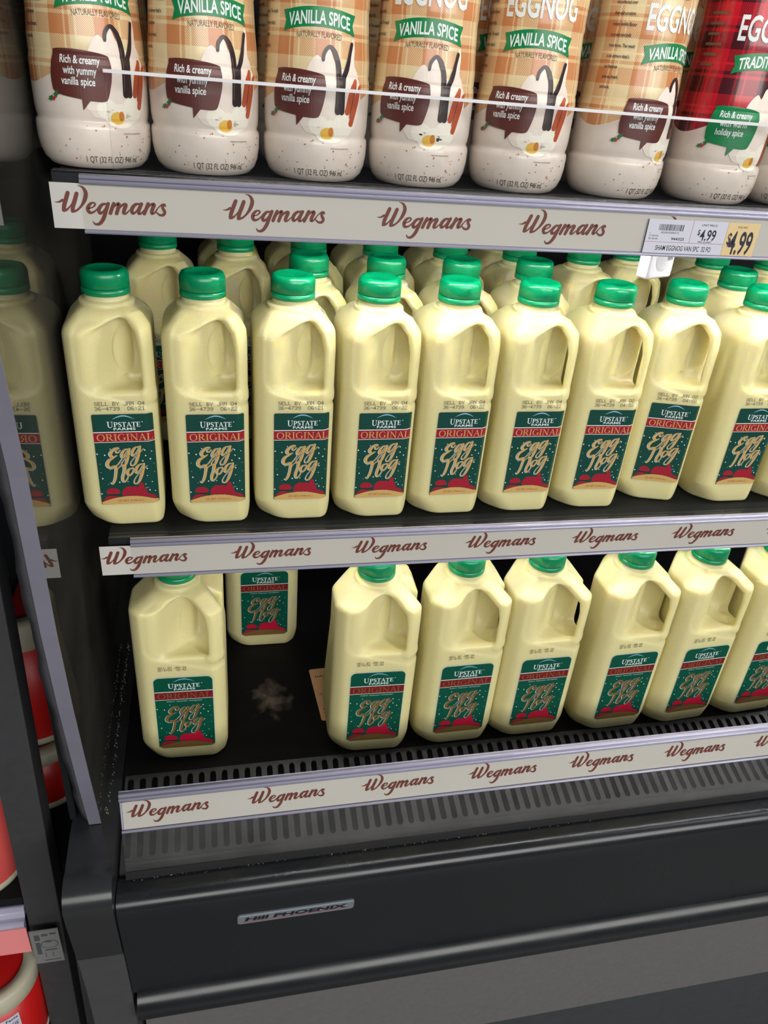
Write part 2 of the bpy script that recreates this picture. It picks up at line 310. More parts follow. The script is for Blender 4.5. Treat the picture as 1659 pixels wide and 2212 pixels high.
class Print:
    STEP = 0.00006
    def __init__(s): s.items = []      # (verts2d, tris, mat, layer)
    def tris(s, v, t, m, lay): s.items.append((list(v), list(t), m, lay))
    def poly(s, pts, m, lay=0):
        t = tessellate_polygon([[Vector((x, y, 0)) for x, y in pts]])
        s.tris(pts, [tuple(q) for q in t], m, lay)
    def rect(s, x0, y0, x1, y1, m, lay=0): s.tris([(x0, y0), (x1, y0), (x1, y1), (x0, y1)], [(0, 1, 2), (0, 2, 3)], m, lay)
    def rrect(s, x0, y0, x1, y1, r, m, lay=0):
        p = []
        for cx, cy, a0 in ((x1 - r, y1 - r, 0), (x0 + r, y1 - r, 90), (x0 + r, y0 + r, 180), (x1 - r, y0 + r, 270)):
            for k in range(7):
                a = math.radians(a0 + 15 * k); p.append((cx + r * math.cos(a), cy + r * math.sin(a)))
        s.poly(p, m, lay)
    def ell(s, cx, cy, rx, ry, m, lay=0, n=16):
        s.tris([(cx + rx * math.cos(2 * math.pi * k / n), cy + ry * math.sin(2 * math.pi * k / n)) for k in range(n)], [(0, k, k + 1) for k in range(1, n - 1)], m, lay)
    def stroke(s, pts, m, lay=0, n=7, grow=0.0, curve=True, cap=True):
        p = catmull(pts, n) if curve else list(pts)
        q = [p[0]]
        for a in p[1:]:
            if math.hypot(a[0] - q[-1][0], a[1] - q[-1][1]) > 1e-9: q.append(a)
        p = q
        L, R = [], []
        for i, (x, y, w) in enumerate(p):
            a = p[max(i - 1, 0)]; b = p[min(i + 1, len(p) - 1)]
            dx, dy = b[0] - a[0], b[1] - a[1]; d = math.hypot(dx, dy) or 1
            h = max(w, 0) / 2 + grow
            L.append((x - dy / d * h, y + dx / d * h)); R.append((x + dy / d * h, y - dx / d * h))
        n_ = len(p); v = L + R; t = []
        for i in range(n_ - 1): t += [(i, i + n_, i + 1 + n_), (i, i + 1 + n_, i + 1)]
        s.tris(v, t, m, lay)
        if cap:
            for x, y, w in (p[0], p[-1]): s.ell(x, y, max(w, 0) / 2 + grow, max(w, 0) / 2 + grow, m, lay + 0.07, 10)
    def text(s, body, x0, x1, y0, h, m, lay=0, bold=0.0, warp=None, shear=0.0):
        """text squeezed to x0..x1 with capitals h high standing on y0"""
        v, t = text_tris(body, bold)
        a = min(p[0] for p in v); b = max(p[0] for p in v); sx = (x1 - x0) / (b - a); sy = h / 0.73
        w = [(x0 + (p[0] - a) * sx + p[1] * sy * shear, y0 + p[1] * sy) for p in v]
        if warp: w = [warp(*p) for p in w]
        s.tris(w, t, m, lay)
    def serif(s, body, x0, x1, y0, h, m, lay=0, big=1.0, thin=1.0):
        adv = [SERIF[c][0] if c in SERIF else 0.4 for c in body]
        tot = sum(a * (big if i == 0 else 1) for i, a in enumerate(adv)); kx = (x1 - x0) / tot; x = x0
        for i, c in enumerate(body):
            g = big if i == 0 else 1.0
            if c in SERIF:
                for j, st in enumerate(SERIF[c][1]):
                    k = (kx + h) / 2
                    q = [(x + px * kx * g, y0 + py * h * g - (g - 1) * h * 0.5, w * k * thin) for px, py, w in st]
                    s.stroke(q, m, lay + 0.09 * j, n=4, curve=len(q) > 2, cap=False)
            x += adv[i] * kx * g
    def dots(s, body, x0, x1, y0, h, m, lay=0):
        n = len(body) * 6 - 1; dx = (x1 - x0) / n; dy = h / 7
        v, t = [], []
        for i, c in enumerate(body):
            for r, row in enumerate(DOTS[c]):
                for k, b in enumerate(row):
                    if b == '1':
                        x = x0 + (i * 6 + k) * dx; y = y0 + (6 - r) * dy; j = len(v)
                        v += [(x, y), (x + dx * 1.0, y), (x + dx * 1.0, y + dy * 0.88), (x, y + dy * 0.88)]
                        t += [(j, j + 1, j + 2), (j, j + 2, j + 3)]
        s.tris(v, t, m, lay)
    def mesh(s, name, f, ustep=None, vstep=None):
        mb = MB()
        for v, t, m, lay in s.items:
            if ustep:
                bm = bmesh.new(); bv = [bm.verts.new((x, y, 0)) for x, y in v]
                for q in t:
                    try: bm.faces.new([bv[i] for i in q])
                    except ValueError: pass
                xs = [p[0] for p in v]; ys = [p[1] for p in v]
                for ax, st, lo, hi in ((0, ustep, min(xs), max(xs)), (1, vstep, min(ys), max(ys))):
                    if not st: continue
                    for k in range(math.ceil(lo / st), math.floor(hi / st) + 1):
                        co = [0, 0, 0]; co[ax] = k * st; no = [0, 0, 0]; no[ax] = 1
                        bmesh.ops.bisect_plane(bm, geom=bm.verts[:] + bm.edges[:] + bm.faces[:], plane_co=co, plane_no=no, dist=1e-8)
                bm.verts.index_update()
                v = [(q.co.x, q.co.y) for q in bm.verts]; t = [[q.index for q in fc.verts] for fc in bm.faces]; bm.free()
            mb.add([f(x, y, lay * s.STEP) for x, y in v], t, m)
        me = bpy.data.meshes.new(name); me.from_pydata(mb.v, [], mb.f)
        for m in mb.mats: me.materials.append(m)
        me.polygons.foreach_set('material_index', mb.m); me.update()
        return me

# ------------------------------------------------------------------ jug bodies from an implicit surface
def smax(a, b, k): h = np.clip(0.5 - 0.5 * (a - b) / k, 0, 1); return a * (1 - h) + b * h + k * h * (1 - h)
def smin(a, b, k): return -smax(-a, -b, k)
S2 = math.sqrt(0.5)
def jug_sdf(X, Y, Z, p):
    hx, hy, r = p['hx'], p['hy'], p['r']
    tap = np.clip((0.022 - Z) / 0.022, 0, 1)
    wx = hx - 0.0035 * tap ** 2; wy = hy - 0.0035 * tap ** 2
    qx = np.abs(X) - (wx - r); qy = np.abs(Y) - (wy - r)
    d2 = np.sqrt(np.maximum(qx, 0) ** 2 + np.maximum(qy, 0) ** 2) + np.minimum(np.maximum(qx, qy), 0) - r
    lowk = np.clip((0.024 - Z) / 0.024, 0, 1); cc = (hx + hy) * S2 - p['chamf']
    d2 = smax(d2, (np.abs(X) + np.abs(Y)) * S2 - cc, 0.004)
    d2 = smax(d2, (np.abs(X + Y)) * S2 - cc + p['flc'] * lowk, 0.008)
    d2 = smax(d2, (-X + Y) * S2 - cc + np.maximum(0.010 * lowk, p['blc'] * np.clip((Z - 0.05) / 0.12, 0, 1)), 0.003)
    d2 = smax(d2, (X - Y) * S2 - cc + p['frc'] * lowk, 0.004)
    rb = 0.0035
    dz = np.maximum(-Z, Z - p['zn'])
    a_, b_ = d2 + rb, dz + rb
    d = np.sqrt(np.maximum(a_, 0) ** 2 + np.maximum(b_, 0) ** 2) + np.minimum(np.maximum(a_, b_), 0) - rb
    # shoulders rising to the neck
    rho = ((np.abs(X) / hx) ** p['pw'] + (np.abs(Y) / hy) ** p['pw']) ** (1 / p['pw'])
    zs = p['zs'] + (p['zn'] - p['zs']) * np.clip((1.0 - rho) / (1.0 - 0.022 / hx), -1, 1.2)
    d = smax(d, (Z - zs) * p['cs'], p['ks'])
    rxy = np.sqrt(X * X + Y * Y)
    # grip: the front right corner is cut back to a diagonal wall
    A = (X - Y) * S2; B = (X + Y) * S2
    edge = lambda t, w: 1 / (1 + np.exp(-np.clip(t / w, -30, 30)))
    a1 = p['a0'] - 0.0090
    zr = p['zr'] - p['zrs'] * (A - p['a0'])
    ring = smin(A - a1, (Z - zr) * 0.9, 0.012)
    d = d + 0.0012 * edge(ring, 0.0006) * edge(p['zt'] - 0.006 - Z, 0.001)
    zt = p['zt'] - p['ztb'] * np.abs(B)
    zb = p['zb'] + 0.10 * np.maximum(np.abs(B) - 0.012, 0) * 0
    cut = smax(smax(p['a0'] + 1.05 * np.maximum(B, 0) - A, zb - Z, 0.010), (Z - zt) * 0.92, 0.004)
    d = smax(d, -cut, 0.006)
    ca, cz, ra, rbb, rz = p['scoop']
    el = (np.sqrt(((A - ca) / ra) ** 2 + (B / rbb) ** 2 + ((Z - cz) / rz) ** 2) - 1) * min(ra, rz)
    d = smax(d, -el, 0.0010)
    # handle bridging the corner
    pts = p['handle']; hd = None
    for (a0, z0, t0), (a2, z2, t2) in zip(pts[:-1], pts[1:]):
        da, dz_ = a2 - a0, z2 - z0
        t = np.clip(((A - a0) * da + (Z - z0) * dz_) / (da * da + dz_ * dz_), 0, 1)
        e = np.sqrt((A - a0 - t * da) ** 2 + (Z - z0 - t * dz_) ** 2) / (t0 + (t2 - t0) * t)
        hd = e if hd is None else np.minimum(hd, e)
    hw = p['hw']
    hdl = ((hd ** 3 + (np.abs(B) / hw) ** 3) ** (1 / 3) - 1) * 0.005
    hdl = smax(hdl, d2 + 0.0003, 0.003)
    d = smin(d, hdl, 0.004)
    # neck and its bead
    dn = np.maximum(rxy - 0.0192, np.maximum(Z - (p['zn'] + 0.012), 0.15 - Z))
    d = smin(d, dn, 0.0035)
    bead = np.sqrt((rxy - 0.0218) ** 2 + (Z - p['zn'] - 0.0005) ** 2 * 1.6) - 0.0024
    return smin(d, bead, 0.003)

def surface_nets(f, lo, hi, h):
    n = [int(math.ceil((b - a) / h)) + 1 for a, b in zip(lo, hi)]
    ax = [np.array(lo[i] + np.arange(n[i]) * h) for i in range(3)]
    V = f(*np.meshgrid(*ax, indexing='ij'))
    ins = V < 0
    c = [slice(None, -1), slice(1, None)]
    tot = sum(ins[c[i], c[j], c[k]].astype(int) for i in (0, 1) for j in (0, 1) for k in (0, 1))
    act = (tot > 0) & (tot < 8)
    idx = -np.ones(act.shape, int); cells = np.argwhere(act); idx[act] = np.arange(len(cells))
    acc = np.zeros((len(cells), 3)); cnt = np.zeros(len(cells))
    corner = [(i, j, k) for i in (0, 1) for j in (0, 1) for k in (0, 1)]
    I, J, K = cells.T
    for a in corner:
        for b in corner:
            if a < b and sum(abs(x - y) for x, y in zip(a, b)) == 1:
                va = V[I + a[0], J + a[1], K + a[2]]; vb = V[I + b[0], J + b[1], K + b[2]]
                cr = (va < 0) != (vb < 0); t = np.where(cr, va / np.where(cr, va - vb, 1), 0)
                pa = np.array(a, float) + t[:, None] * (np.array(b, float) - np.array(a, float))
                acc[cr] += pa[cr]; cnt[cr] += 1
    P = np.array(lo) + (cells + acc / cnt[:, None]) * h
    for _ in range(3):
        e = h * 0.2; g = np.stack([(f(*(P + e * np.eye(3)[i]).T) - f(*(P - e * np.eye(3)[i]).T)) / (2 * e) for i in range(3)], 1)
        v = f(*P.T); P = P - np.clip(v, -h, h)[:, None] * 0.9 * g / np.maximum((g * g).sum(1), 0.2)[:, None]
    F = []
    for axn in range(3):
        o1, o2 = (axn + 1) % 3, (axn + 2) % 3
        s0 = [slice(None)] * 3; s1 = [slice(None)] * 3; s0[axn] = slice(None, -1); s1[axn] = slice(1, None)
        ch = ins[tuple(s0)] != ins[tuple(s1)]
        E_ = np.argwhere(ch); E_ = E_[(E_[:, o1] > 0) & (E_[:, o2] > 0) & (E_[:, o1] < n[o1] - 1) & (E_[:, o2] < n[o2] - 1)]
        flip = ins[tuple(s0)][tuple(E_.T)]
        q = []
        for d1, d2 in ((1, 1), (0, 1), (0, 0), (1, 0)):
            e = E_.copy(); e[:, o1] -= d1; e[:, o2] -= d2; q.append(idx[tuple(e.T)])
        q = np.stack(q, 1); q[~flip] = q[~flip][:, ::-1]; F.append(q)
    return P, np.concatenate(F)

def jug_mesh(name, p, h):
    g = 0.006
    P, F = surface_nets(lambda x, y, z: jug_sdf(x, y, z, p), (-p['hx'] - g, -p['hy'] - g, -g), (p['hx'] + g, p['hy'] + g, p['zn'] + 0.018), h)
    me = bpy.data.meshes.new(name); me.from_pydata(P.tolist(), [], F.tolist()); me.materials.append(M['nog'])
    me.polygons.foreach_set('use_smooth', [True] * len(me.polygons)); me.update()
    return me, BVHTree.FromPolygons(P.tolist(), F.tolist())

QUART = dict(hx=0.0382, hy=0.043, r=0.0085, chamf=0.0048, frc=0.0, flc=0.016, blc=0.004, zs=0.1965, zn=0.2135, pw=7.0, cs=0.85, ks=0.006, a0=0.0175, zr=0.1400, zrs=0.43, zb=0.1420, zt=0.2110, ztb=0.44,
             scoop=(0.0345, 0.1735, 0.0300, 0.0170, 0.0290), handle=[(0.018, 0.2085, 0.0045), (0.0330, 0.2060, 0.0045), (0.0435, 0.1960, 0.0046), (0.0478, 0.180, 0.0046), (0.0488, 0.136, 0.0046)], hw=0.0088)
HALF = dict(hx=0.0485, hy=0.0470, r=0.0095, chamf=0.0065, frc=0.006, flc=0.013, blc=0.024, zs=0.2145, zn=0.2275, pw=7.0, cs=0.9, ks=0.004, a0=0.0165, zr=0.1540, zrs=0.40, zb=0.1550, zt=0.2265, ztb=0.32,
            scoop=(0.0385, 0.1840, 0.0340, 0.0190, 0.0340), handle=[(0.018, 0.2250, 0.0050), (0.036, 0.2200, 0.0054), (0.0545, 0.2070, 0.0056), (0.0575, 0.192, 0.0056), (0.0582, 0.152, 0.0056)], hw=0.0112)

def cap_meshes(zb):
    c = MB()
    prof = [(0.0197, zb + 0.0062), (0.0203, zb + 0.0066), (0.0203, zb + 0.0160), (0.0200, zb + 0.0185), (0.0186, zb + 0.0207), (0.0160, zb + 0.0215),
            (0.0142, zb + 0.02145), (0.0137, zb + 0.0212), (0.0, zb + 0.0212)]
    c.lathe(prof, M['cap'], 144, True, lambda i, j: 0.00032 * (1 if i % 2 else -1) if j in (1, 2) else 0.0)
    r = MB(); r.lathe([(0.0192, zb), (0.0207, zb + 0.0004), (0.0209, zb + 0.0030), (0.0205, zb + 0.0055), (0.0196, zb + 0.0060)], M['cap'], 64)
    return c.mesh('cap'), r.mesh('tamper_ring')

# label art shared by both sizes
EGG = [
 [(500, 770, 14), (475, 800, 20), (435, 800, 22), (440, 765, 20), (480, 735, 24), (430, 735, 40), (360, 790, 58), (335, 840, 62), (375, 880, 34), (435, 855, 16)],
 [(435, 858, 16), (380, 890, 34), (300, 940, 58), (268, 1010, 62), (300, 1055, 44), (360, 1060, 28), (450, 1000, 18), (540, 880, 12), (620, 780, 12)],
 [(640, 760, 18), (590, 755, 26), (540, 800, 42), (512, 860, 46), (530, 892, 34), (585, 850, 18), (650, 750, 14)],
 [(650, 750, 36), (620, 850, 50), (590, 950, 48), (550, 1030, 34), (505, 1035, 16), (500, 1000, 10), (560, 920, 10), (640, 850, 10), (710, 780, 8)],
 [(815, 725, 18), (765, 722, 26), (715, 765, 42), (682, 830, 46), (700, 862, 34), (755, 820, 18), (825, 715, 14)],
 [(825, 715, 36), (795, 820, 50), (755, 935, 48), (710, 1015, 34), (655, 1030, 16), (650, 985, 10), (710, 910, 10), (800, 830, 10), (880, 755, 6)],
]
NOG = [
 [(345, 1040, 20), (385, 1035, 40), (400, 1080, 50), (385, 1180, 48), (360, 1270, 48), (325, 1330, 38), (295, 1322, 14)],
 [(395, 1130, 10), (450, 1060, 12), (510, 1025, 26), (540, 1035, 56), (525, 1130, 56), (490, 1230, 52), (490, 1295, 42), (530, 1300, 26), (575, 1240, 14), (590, 1180, 10)],
 [(665, 1075, 20), (610, 1095, 32), (578, 1150, 44), (590, 1195, 36), (640, 1180, 30), (685, 1110, 24), (670, 1075, 18), (705, 1105, 10)],
 [(850, 1015, 18), (800, 1015, 26), (745, 1060, 42), (712, 1125, 46), (730, 1160, 34), (785, 1115, 18), (855, 1010, 14)],
 [(855, 1010, 36), (830, 1110, 50), (790, 1230, 48), (735, 1330, 34), (675, 1345, 16), (670, 1300, 10), (730, 1210, 10), (830, 1120, 10), (910, 1045, 6)],
]
def label_print(W, H, big):
    P = Print(); X = lambda u: (u - 0.5) * W; Z = lambda v: (1 - v) * H
    G, R_, GO, CR = (M['big_green'], M['big_red'], M['big_gold'], M['big_crim']) if big else (M['lab_green'], M['lab_red'], M['gold'], M['lab_crim'])
    rr = 0.006 if big else 0.0018
    P.rrect(-W / 2, 0, W / 2, H, rr, M['sky'] if big else M['gold'], 0); P.rrect(-W / 2 + 0.0002, 0.0002, W / 2 - 0.0002, H - 0.0002, rr, G, 1)
    arc = [(X(0.33 + 0.36 * k / 12), Z(0.056 - 0.036 * math.sin(math.pi * k / 12)), 0.0011 * math.sin(math.pi * k / 12) + 0.0001) for k in range(13)]
    P.stroke(arc, M['sky'], 2, 2)
    P.serif('UPSTATE', X(0.235), X(0.785), Z(0.136), H * 0.05, M['white'], 2, 1.3, 1.1)
    P.ell(X(0.815), Z(0.085), 0.0005, 0.0005, M['white'], 2, 8)
    P.text('FARMS', X(0.34), X(0.70), Z(0.170), H * 0.026, M['white'], 2, 0.015)
    P.rect(-W / 2 + 0.0002, Z(0.300), W / 2 - 0.0002, Z(0.186), M['white'], 2); P.rect(-W / 2 + 0.0002, Z(0.2945), W / 2 - 0.0002, Z(0.1945), R_, 3)
    P.serif('ORIGINAL', X(0.045), X(0.975), Z(0.283), H * 0.073, GO, 4, 1.0, 0.8)
    if big: P.text('Grade A · Pasteurized · Homogenized', X(0.2), X(0.8), Z(0.328), H * 0.010, M['white'], 2, 0.01)
    off = 0.035 if big else 0.0
    kx = W / 990.0; kz = H / 1530.0
    def tr(st):
        o = []
        for x, y, w in st:
            v = (y - 180) / 1530
            o.append((((x - 97) / (990 - 55 * v) - 0.5) * W, Z(v + off * (1 if v < 0.6 else 0.6)), w * kx))
        return o
    for word in (EGG, NOG):
        for st in word:
            q = tr(st)
            P.stroke([(x - 0.00045, y - 0.00025, w * 0.82) for x, y, w in q], M['white'], 3, 5, 0.00038)
        for st in word: P.stroke([(x, y, w * 0.82) for x, y, w in tr(st)], M['deep'], 4, 5, 0.00028)
        for i, st in enumerate(word): P.stroke([(x, y, w * 0.82) for x, y, w in tr(st)], GO, 5 + 0.14 * i, 5)
    rng = random.Random(3)
    for x, y in ((150, 995), (240, 848), (165, 1245), (245, 1350), (335, 748), (122, 825), (995, 810), (893, 875), (838, 962), (1015, 1020), (965, 935), (1015, 1168), (893, 1220), (965, 1333), (900, 1097), (150, 1140), (295, 1100), (430, 1320), (567, 1315), (915, 1475), (120, 1510), (1003, 1503), (855, 1368), (885, 780)):
        r = rng.choice((0.0003, 0.0005, 0.0007)); P.ell(X((x - 97) / 965), Z((y - 180) / 1530), r, r, M['white'], 2, 8)
    P.text('GBD', X(0.775), X(0.835), Z(0.824), H * 0.010, M['sky'], 2)
    def xz(L): return [(X((x - 97) / 940), Z((y - 180) / 1530)) for x, y in L]
    P.poly(xz([(190, 1490), (205, 1450), (255, 1420), (320, 1418), (380, 1440), (420, 1490), (405, 1520), (310, 1528), (215, 1520)]), CR, 3)
    P.poly(xz([(120, 1640), (190, 1565), (260, 1550), (330, 1562), (430, 1575), (430, 1640)]), CR, 3)
    P.poly(xz([(215, 1528), (400, 1528), (330, 1545), (260, 1545)]), M['deep'], 4)
    P.poly(xz([(445, 1600), (445, 1490), (480, 1430), (540, 1398), (640, 1405), (665, 1392), (690, 1412), (718, 1410), (730, 1355), (765, 1340), (800, 1355), (805, 1420), (840, 1460), (850, 1525), (900, 1545), (960, 1570), (1000, 1610), (1000, 1650), (445, 1650)]), CR, 3)
    top = [(X(k / 16), Z(0.905 + 0.062 * (2 * k / 16 - 1) ** 2)) for k in range(17)]
    top[0] = (-W / 2 + 0.0002, top[0][1]); top[-1] = (W / 2 - 0.0002, top[-1][1])
    P.stroke([(x, y, 0.0005) for x, y in top], M['deep'], 5, 1)
    ins = rr * 0.8
    P.poly(top + [(W / 2 - 0.0002, 0.002 + ins), (W / 2 - ins, 0.0003), (-W / 2 + ins, 0.0003), (-W / 2 + 0.0002, 0.002 + ins)], GO, 5)
    if big: P.text('HALF GALLON (1.89L)', X(0.28), X(0.72), Z(0.975), H * 0.020, M['copper'], 6)
    else:
        P.serif('QUART', X(0.275), X(0.475), Z(0.970), H * 0.026, M['copper'], 6); P.text('(946mL)', X(0.49), X(0.73), Z(0.970), H * 0.024, M['copper'], 6)
    return P
def on_front(bvh, x0, z0, gap=0.00035):
    def f(u, v, off):
        h = bvh.ray_cast(Vector((x0 + u, -0.2, z0 + v)), Vector((0, 1, 0)))[0]
        y = h.y if h else -0.04
        return (x0 + u, y - gap - off, z0 + v)
    return f

quart_me, quart_bvh = jug_mesh('quart_body', QUART, 0.00125)
half_me, half_bvh = jug_mesh('half_gallon_body', HALF, 0.0014)
qcap, qring = cap_meshes(0.2205); hcap, hring = cap_meshes(0.2330)
qlabel = label_print(0.054, 0.0948, False).mesh('label', on_front(quart_bvh, 0.0065, 0.0263), 0.0015, 0.005)
hlabel = label_print(0.0627, 0.1068, True).mesh('label', on_front(half_bvh, 0.003, 0.0220), 0.0015, 0.005)
def date_mesh(bvh, l1, l2, x0, x1, z0, h, gap):
    P = Print(); P.dots(l1, x0, x1, z0 + h + gap, h, M['ink']); P.dots(l2, x0, x1, z0, h, M['ink'])
    return P.mesh('date_code', on_front(bvh, 0, 0, 0.0003))
QD = {k: date_mesh(quart_bvh, 'SELL BY JAN ' + a, '36-4739  ' + b, -0.0165, 0.0270, 0.1245, 0.0036, 0.0012) for k, (a, b) in
      {'21': ('04', '06:21'), '22': ('04', '06:22'), '58': ('02', '04:58')}.items()}
HD = date_mesh(half_bvh, 'SELL BY JAN 04', '36-4739  00:48', -0.0225, 0.0075, 0.1385, 0.0027, 0.0005)

def jug(size, lx, ly, yaw, z, label, group, date=None, roll=0.0):
    """lx, ly: middle of the label on the front face"""
    big = size == 'half'; off, hy = (0.003, HALF['hy']) if big else (0.0065, QUART['hy'])
    c, s = math.cos(yaw), math.sin(yaw)
    r = thing('half_gallon_jug' if big else 'quart_jug', label, 'jug', (lx - off * c - hy * s, ly - off * s + hy * c, z), (0, roll, yaw), group)
    link('body', half_me if big else quart_me, r)
    k = link('cap', hcap if big else qcap, r); k['label'] = 'green ribbed screw cap'
    link('tamper_ring', hring if big else qring, k)
    link('label', hlabel if big else qlabel, r)
    link('date_code', HD if big else QD[date or '22'], r)
    return r

ZD = -0.303     # deck level
NTH = ['first', 'second', 'third', 'fourth', 'fifth', 'sixth', 'seventh', 'eighth', 'ninth', 'tenth']
row1 = [(-0.0141, 0.0012, 0.036, '21'), (0.0690, -0.001, 0.0105, '22'), (0.1507, 0, 0.001, '21'), (0.2332, -0.001, 0.0076, '22'), (0.3136, 0, 0.0123, '22'),
        (0.3964, 0, 0.0, '22'), (0.4791, 0.0025, -0.037, '58'), (0.5600, 0.0160, -0.248, '58'), (0.6580, 0.004, 0.0, '58'), (0.7430, 0.004, 0.0, '58')]
for i, (x, y, a, dt) in enumerate(row1):
    lab = 'front row quart eggnog jug on the middle shelf, %s from the clear partition' % NTH[i]
    if i == 7: lab = 'front row quart jug twisted towards the left, eighth from the clear partition'
    jug('quart', x, y, a, 0.0, lab, 'quart jugs in the front row', dt)
row2 = [0.169, 0.251, 0.334, 0.422, 0.673]
r2l = ['second row quart jug behind the third front jug, cap rising at its right', 'second row quart jug behind the fourth front jug', 'second row quart jug behind the fifth front jug', 'second row quart jug behind the sixth front jug',
       'second row quart jug behind the last front jugs, cap below the yellow price tag']
for x, l in zip(row2, r2l): jug('quart', x + 0.0065, 0.0875 + (0.01 if x == 0.422 else 0), 0, 0.0, l, 'quart jugs in the second row')
row3 = [0.013, 0.098, 0.181, 0.266, 0.352, 0.440, 0.526, 0.707, 0.794]
for i, x in enumerate(row3):
    jug('quart', x + 0.0065, 0.1925, 0, 0.0, 'third row quart jug, %s from the left, cap cut by the top strip' % NTH[i], 'quart jugs in the third row', '21' if i % 2 else '22')
row4 = [0.092, 0.176, 0.262, 0.360, 0.446, 0.605, 0.730]
for i, x in enumerate(row4):
    l = 'fourth row quart jug deep on the middle shelf, %s from the left' % NTH[i]
    if i == 5: l = 'rear quart jug with dark open handle hole beside the white sensor box'
    jug('quart', x + 0.0065, 0.285 if i != 5 else 0.225, 0, 0.0, l, 'quart jugs in the fourth row')

big = [(0.0246, -0.0315, -0.031, 'half gallon eggnog jug standing alone beside the partition on the bottom deck'),
       (0.1250, 0.1580, -0.010, 'half gallon jug set far back on the deck, its top hidden by the middle strip'),
       (0.2388, -0.0480, -0.036, 'half gallon jug standing on the peach sticker, first of the right-hand group'),
       (0.3450, -0.0480, 0.0085, 'half gallon jug, second of the right-hand group on the bottom deck'),
       (0.4433, -0.0475, 0.0135, 'half gallon jug, third of the right-hand group on the bottom deck'),
       (0.5563, -0.0510, 0.0225, 'half gallon jug, fourth of the right-hand group on the bottom deck'),
       (0.6562, -0.0505, 0.0590, 'half gallon jug, fifth of the right-hand group on the bottom deck'),
       (0.7600, -0.0470, 0.0590, 'half gallon jug cut by the right edge, last of the right-hand group')]
for x, y, a, l in big: jug('half', x, y, a, ZD, l, 'half gallon jugs on the bottom deck')

# ------------------------------------------------------------------ plaid bottles on the top shelf
BPROF = [(0.0, 0.0015), (0.026, 0.0015), (0.031, 0.0), (0.0355, 0.0015), (0.0400, 0.0062), (0.0425, 0.0125), (0.0438, 0.021), (0.0440, 0.0295), (0.0436, 0.0325), (0.0423, 0.0340), (0.0421, 0.0355),
         (0.0428, 0.0375), (0.0434, 0.043), (0.0436, 0.060), (0.0435, 0.0735), (0.0430, 0.0765), (0.0424, 0.0785), (0.0427, 0.0810), (0.0425, 0.0900), (0.0412, 0.1040), (0.0404, 0.1180),
         (0.0401, 0.1240), (0.0408, 0.1275), (0.0404, 0.1310), (0.0405, 0.150), (0.0412, 0.170), (0.0415, 0.185), (0.0400, 0.200), (0.0350, 0.216), (0.0260, 0.231), (0.0195, 0.240), (0.0185, 0.246), (0.0185, 0.252)]
def brad(h):
    for (r0, z0), (r1, z1) in zip(BPROF[2:-1], BPROF[3:]):
        if z0 <= h <= z1: return r0 + (r1 - r0) * (h - z0) / (z1 - z0)
    return BPROF[-1][0]
def on_bottle(u, v, off):
    a = u / 0.0435; r = brad(v) + 0.00028 + off * 1.5
    return (r * math.sin(a), -r * math.cos(a), v)
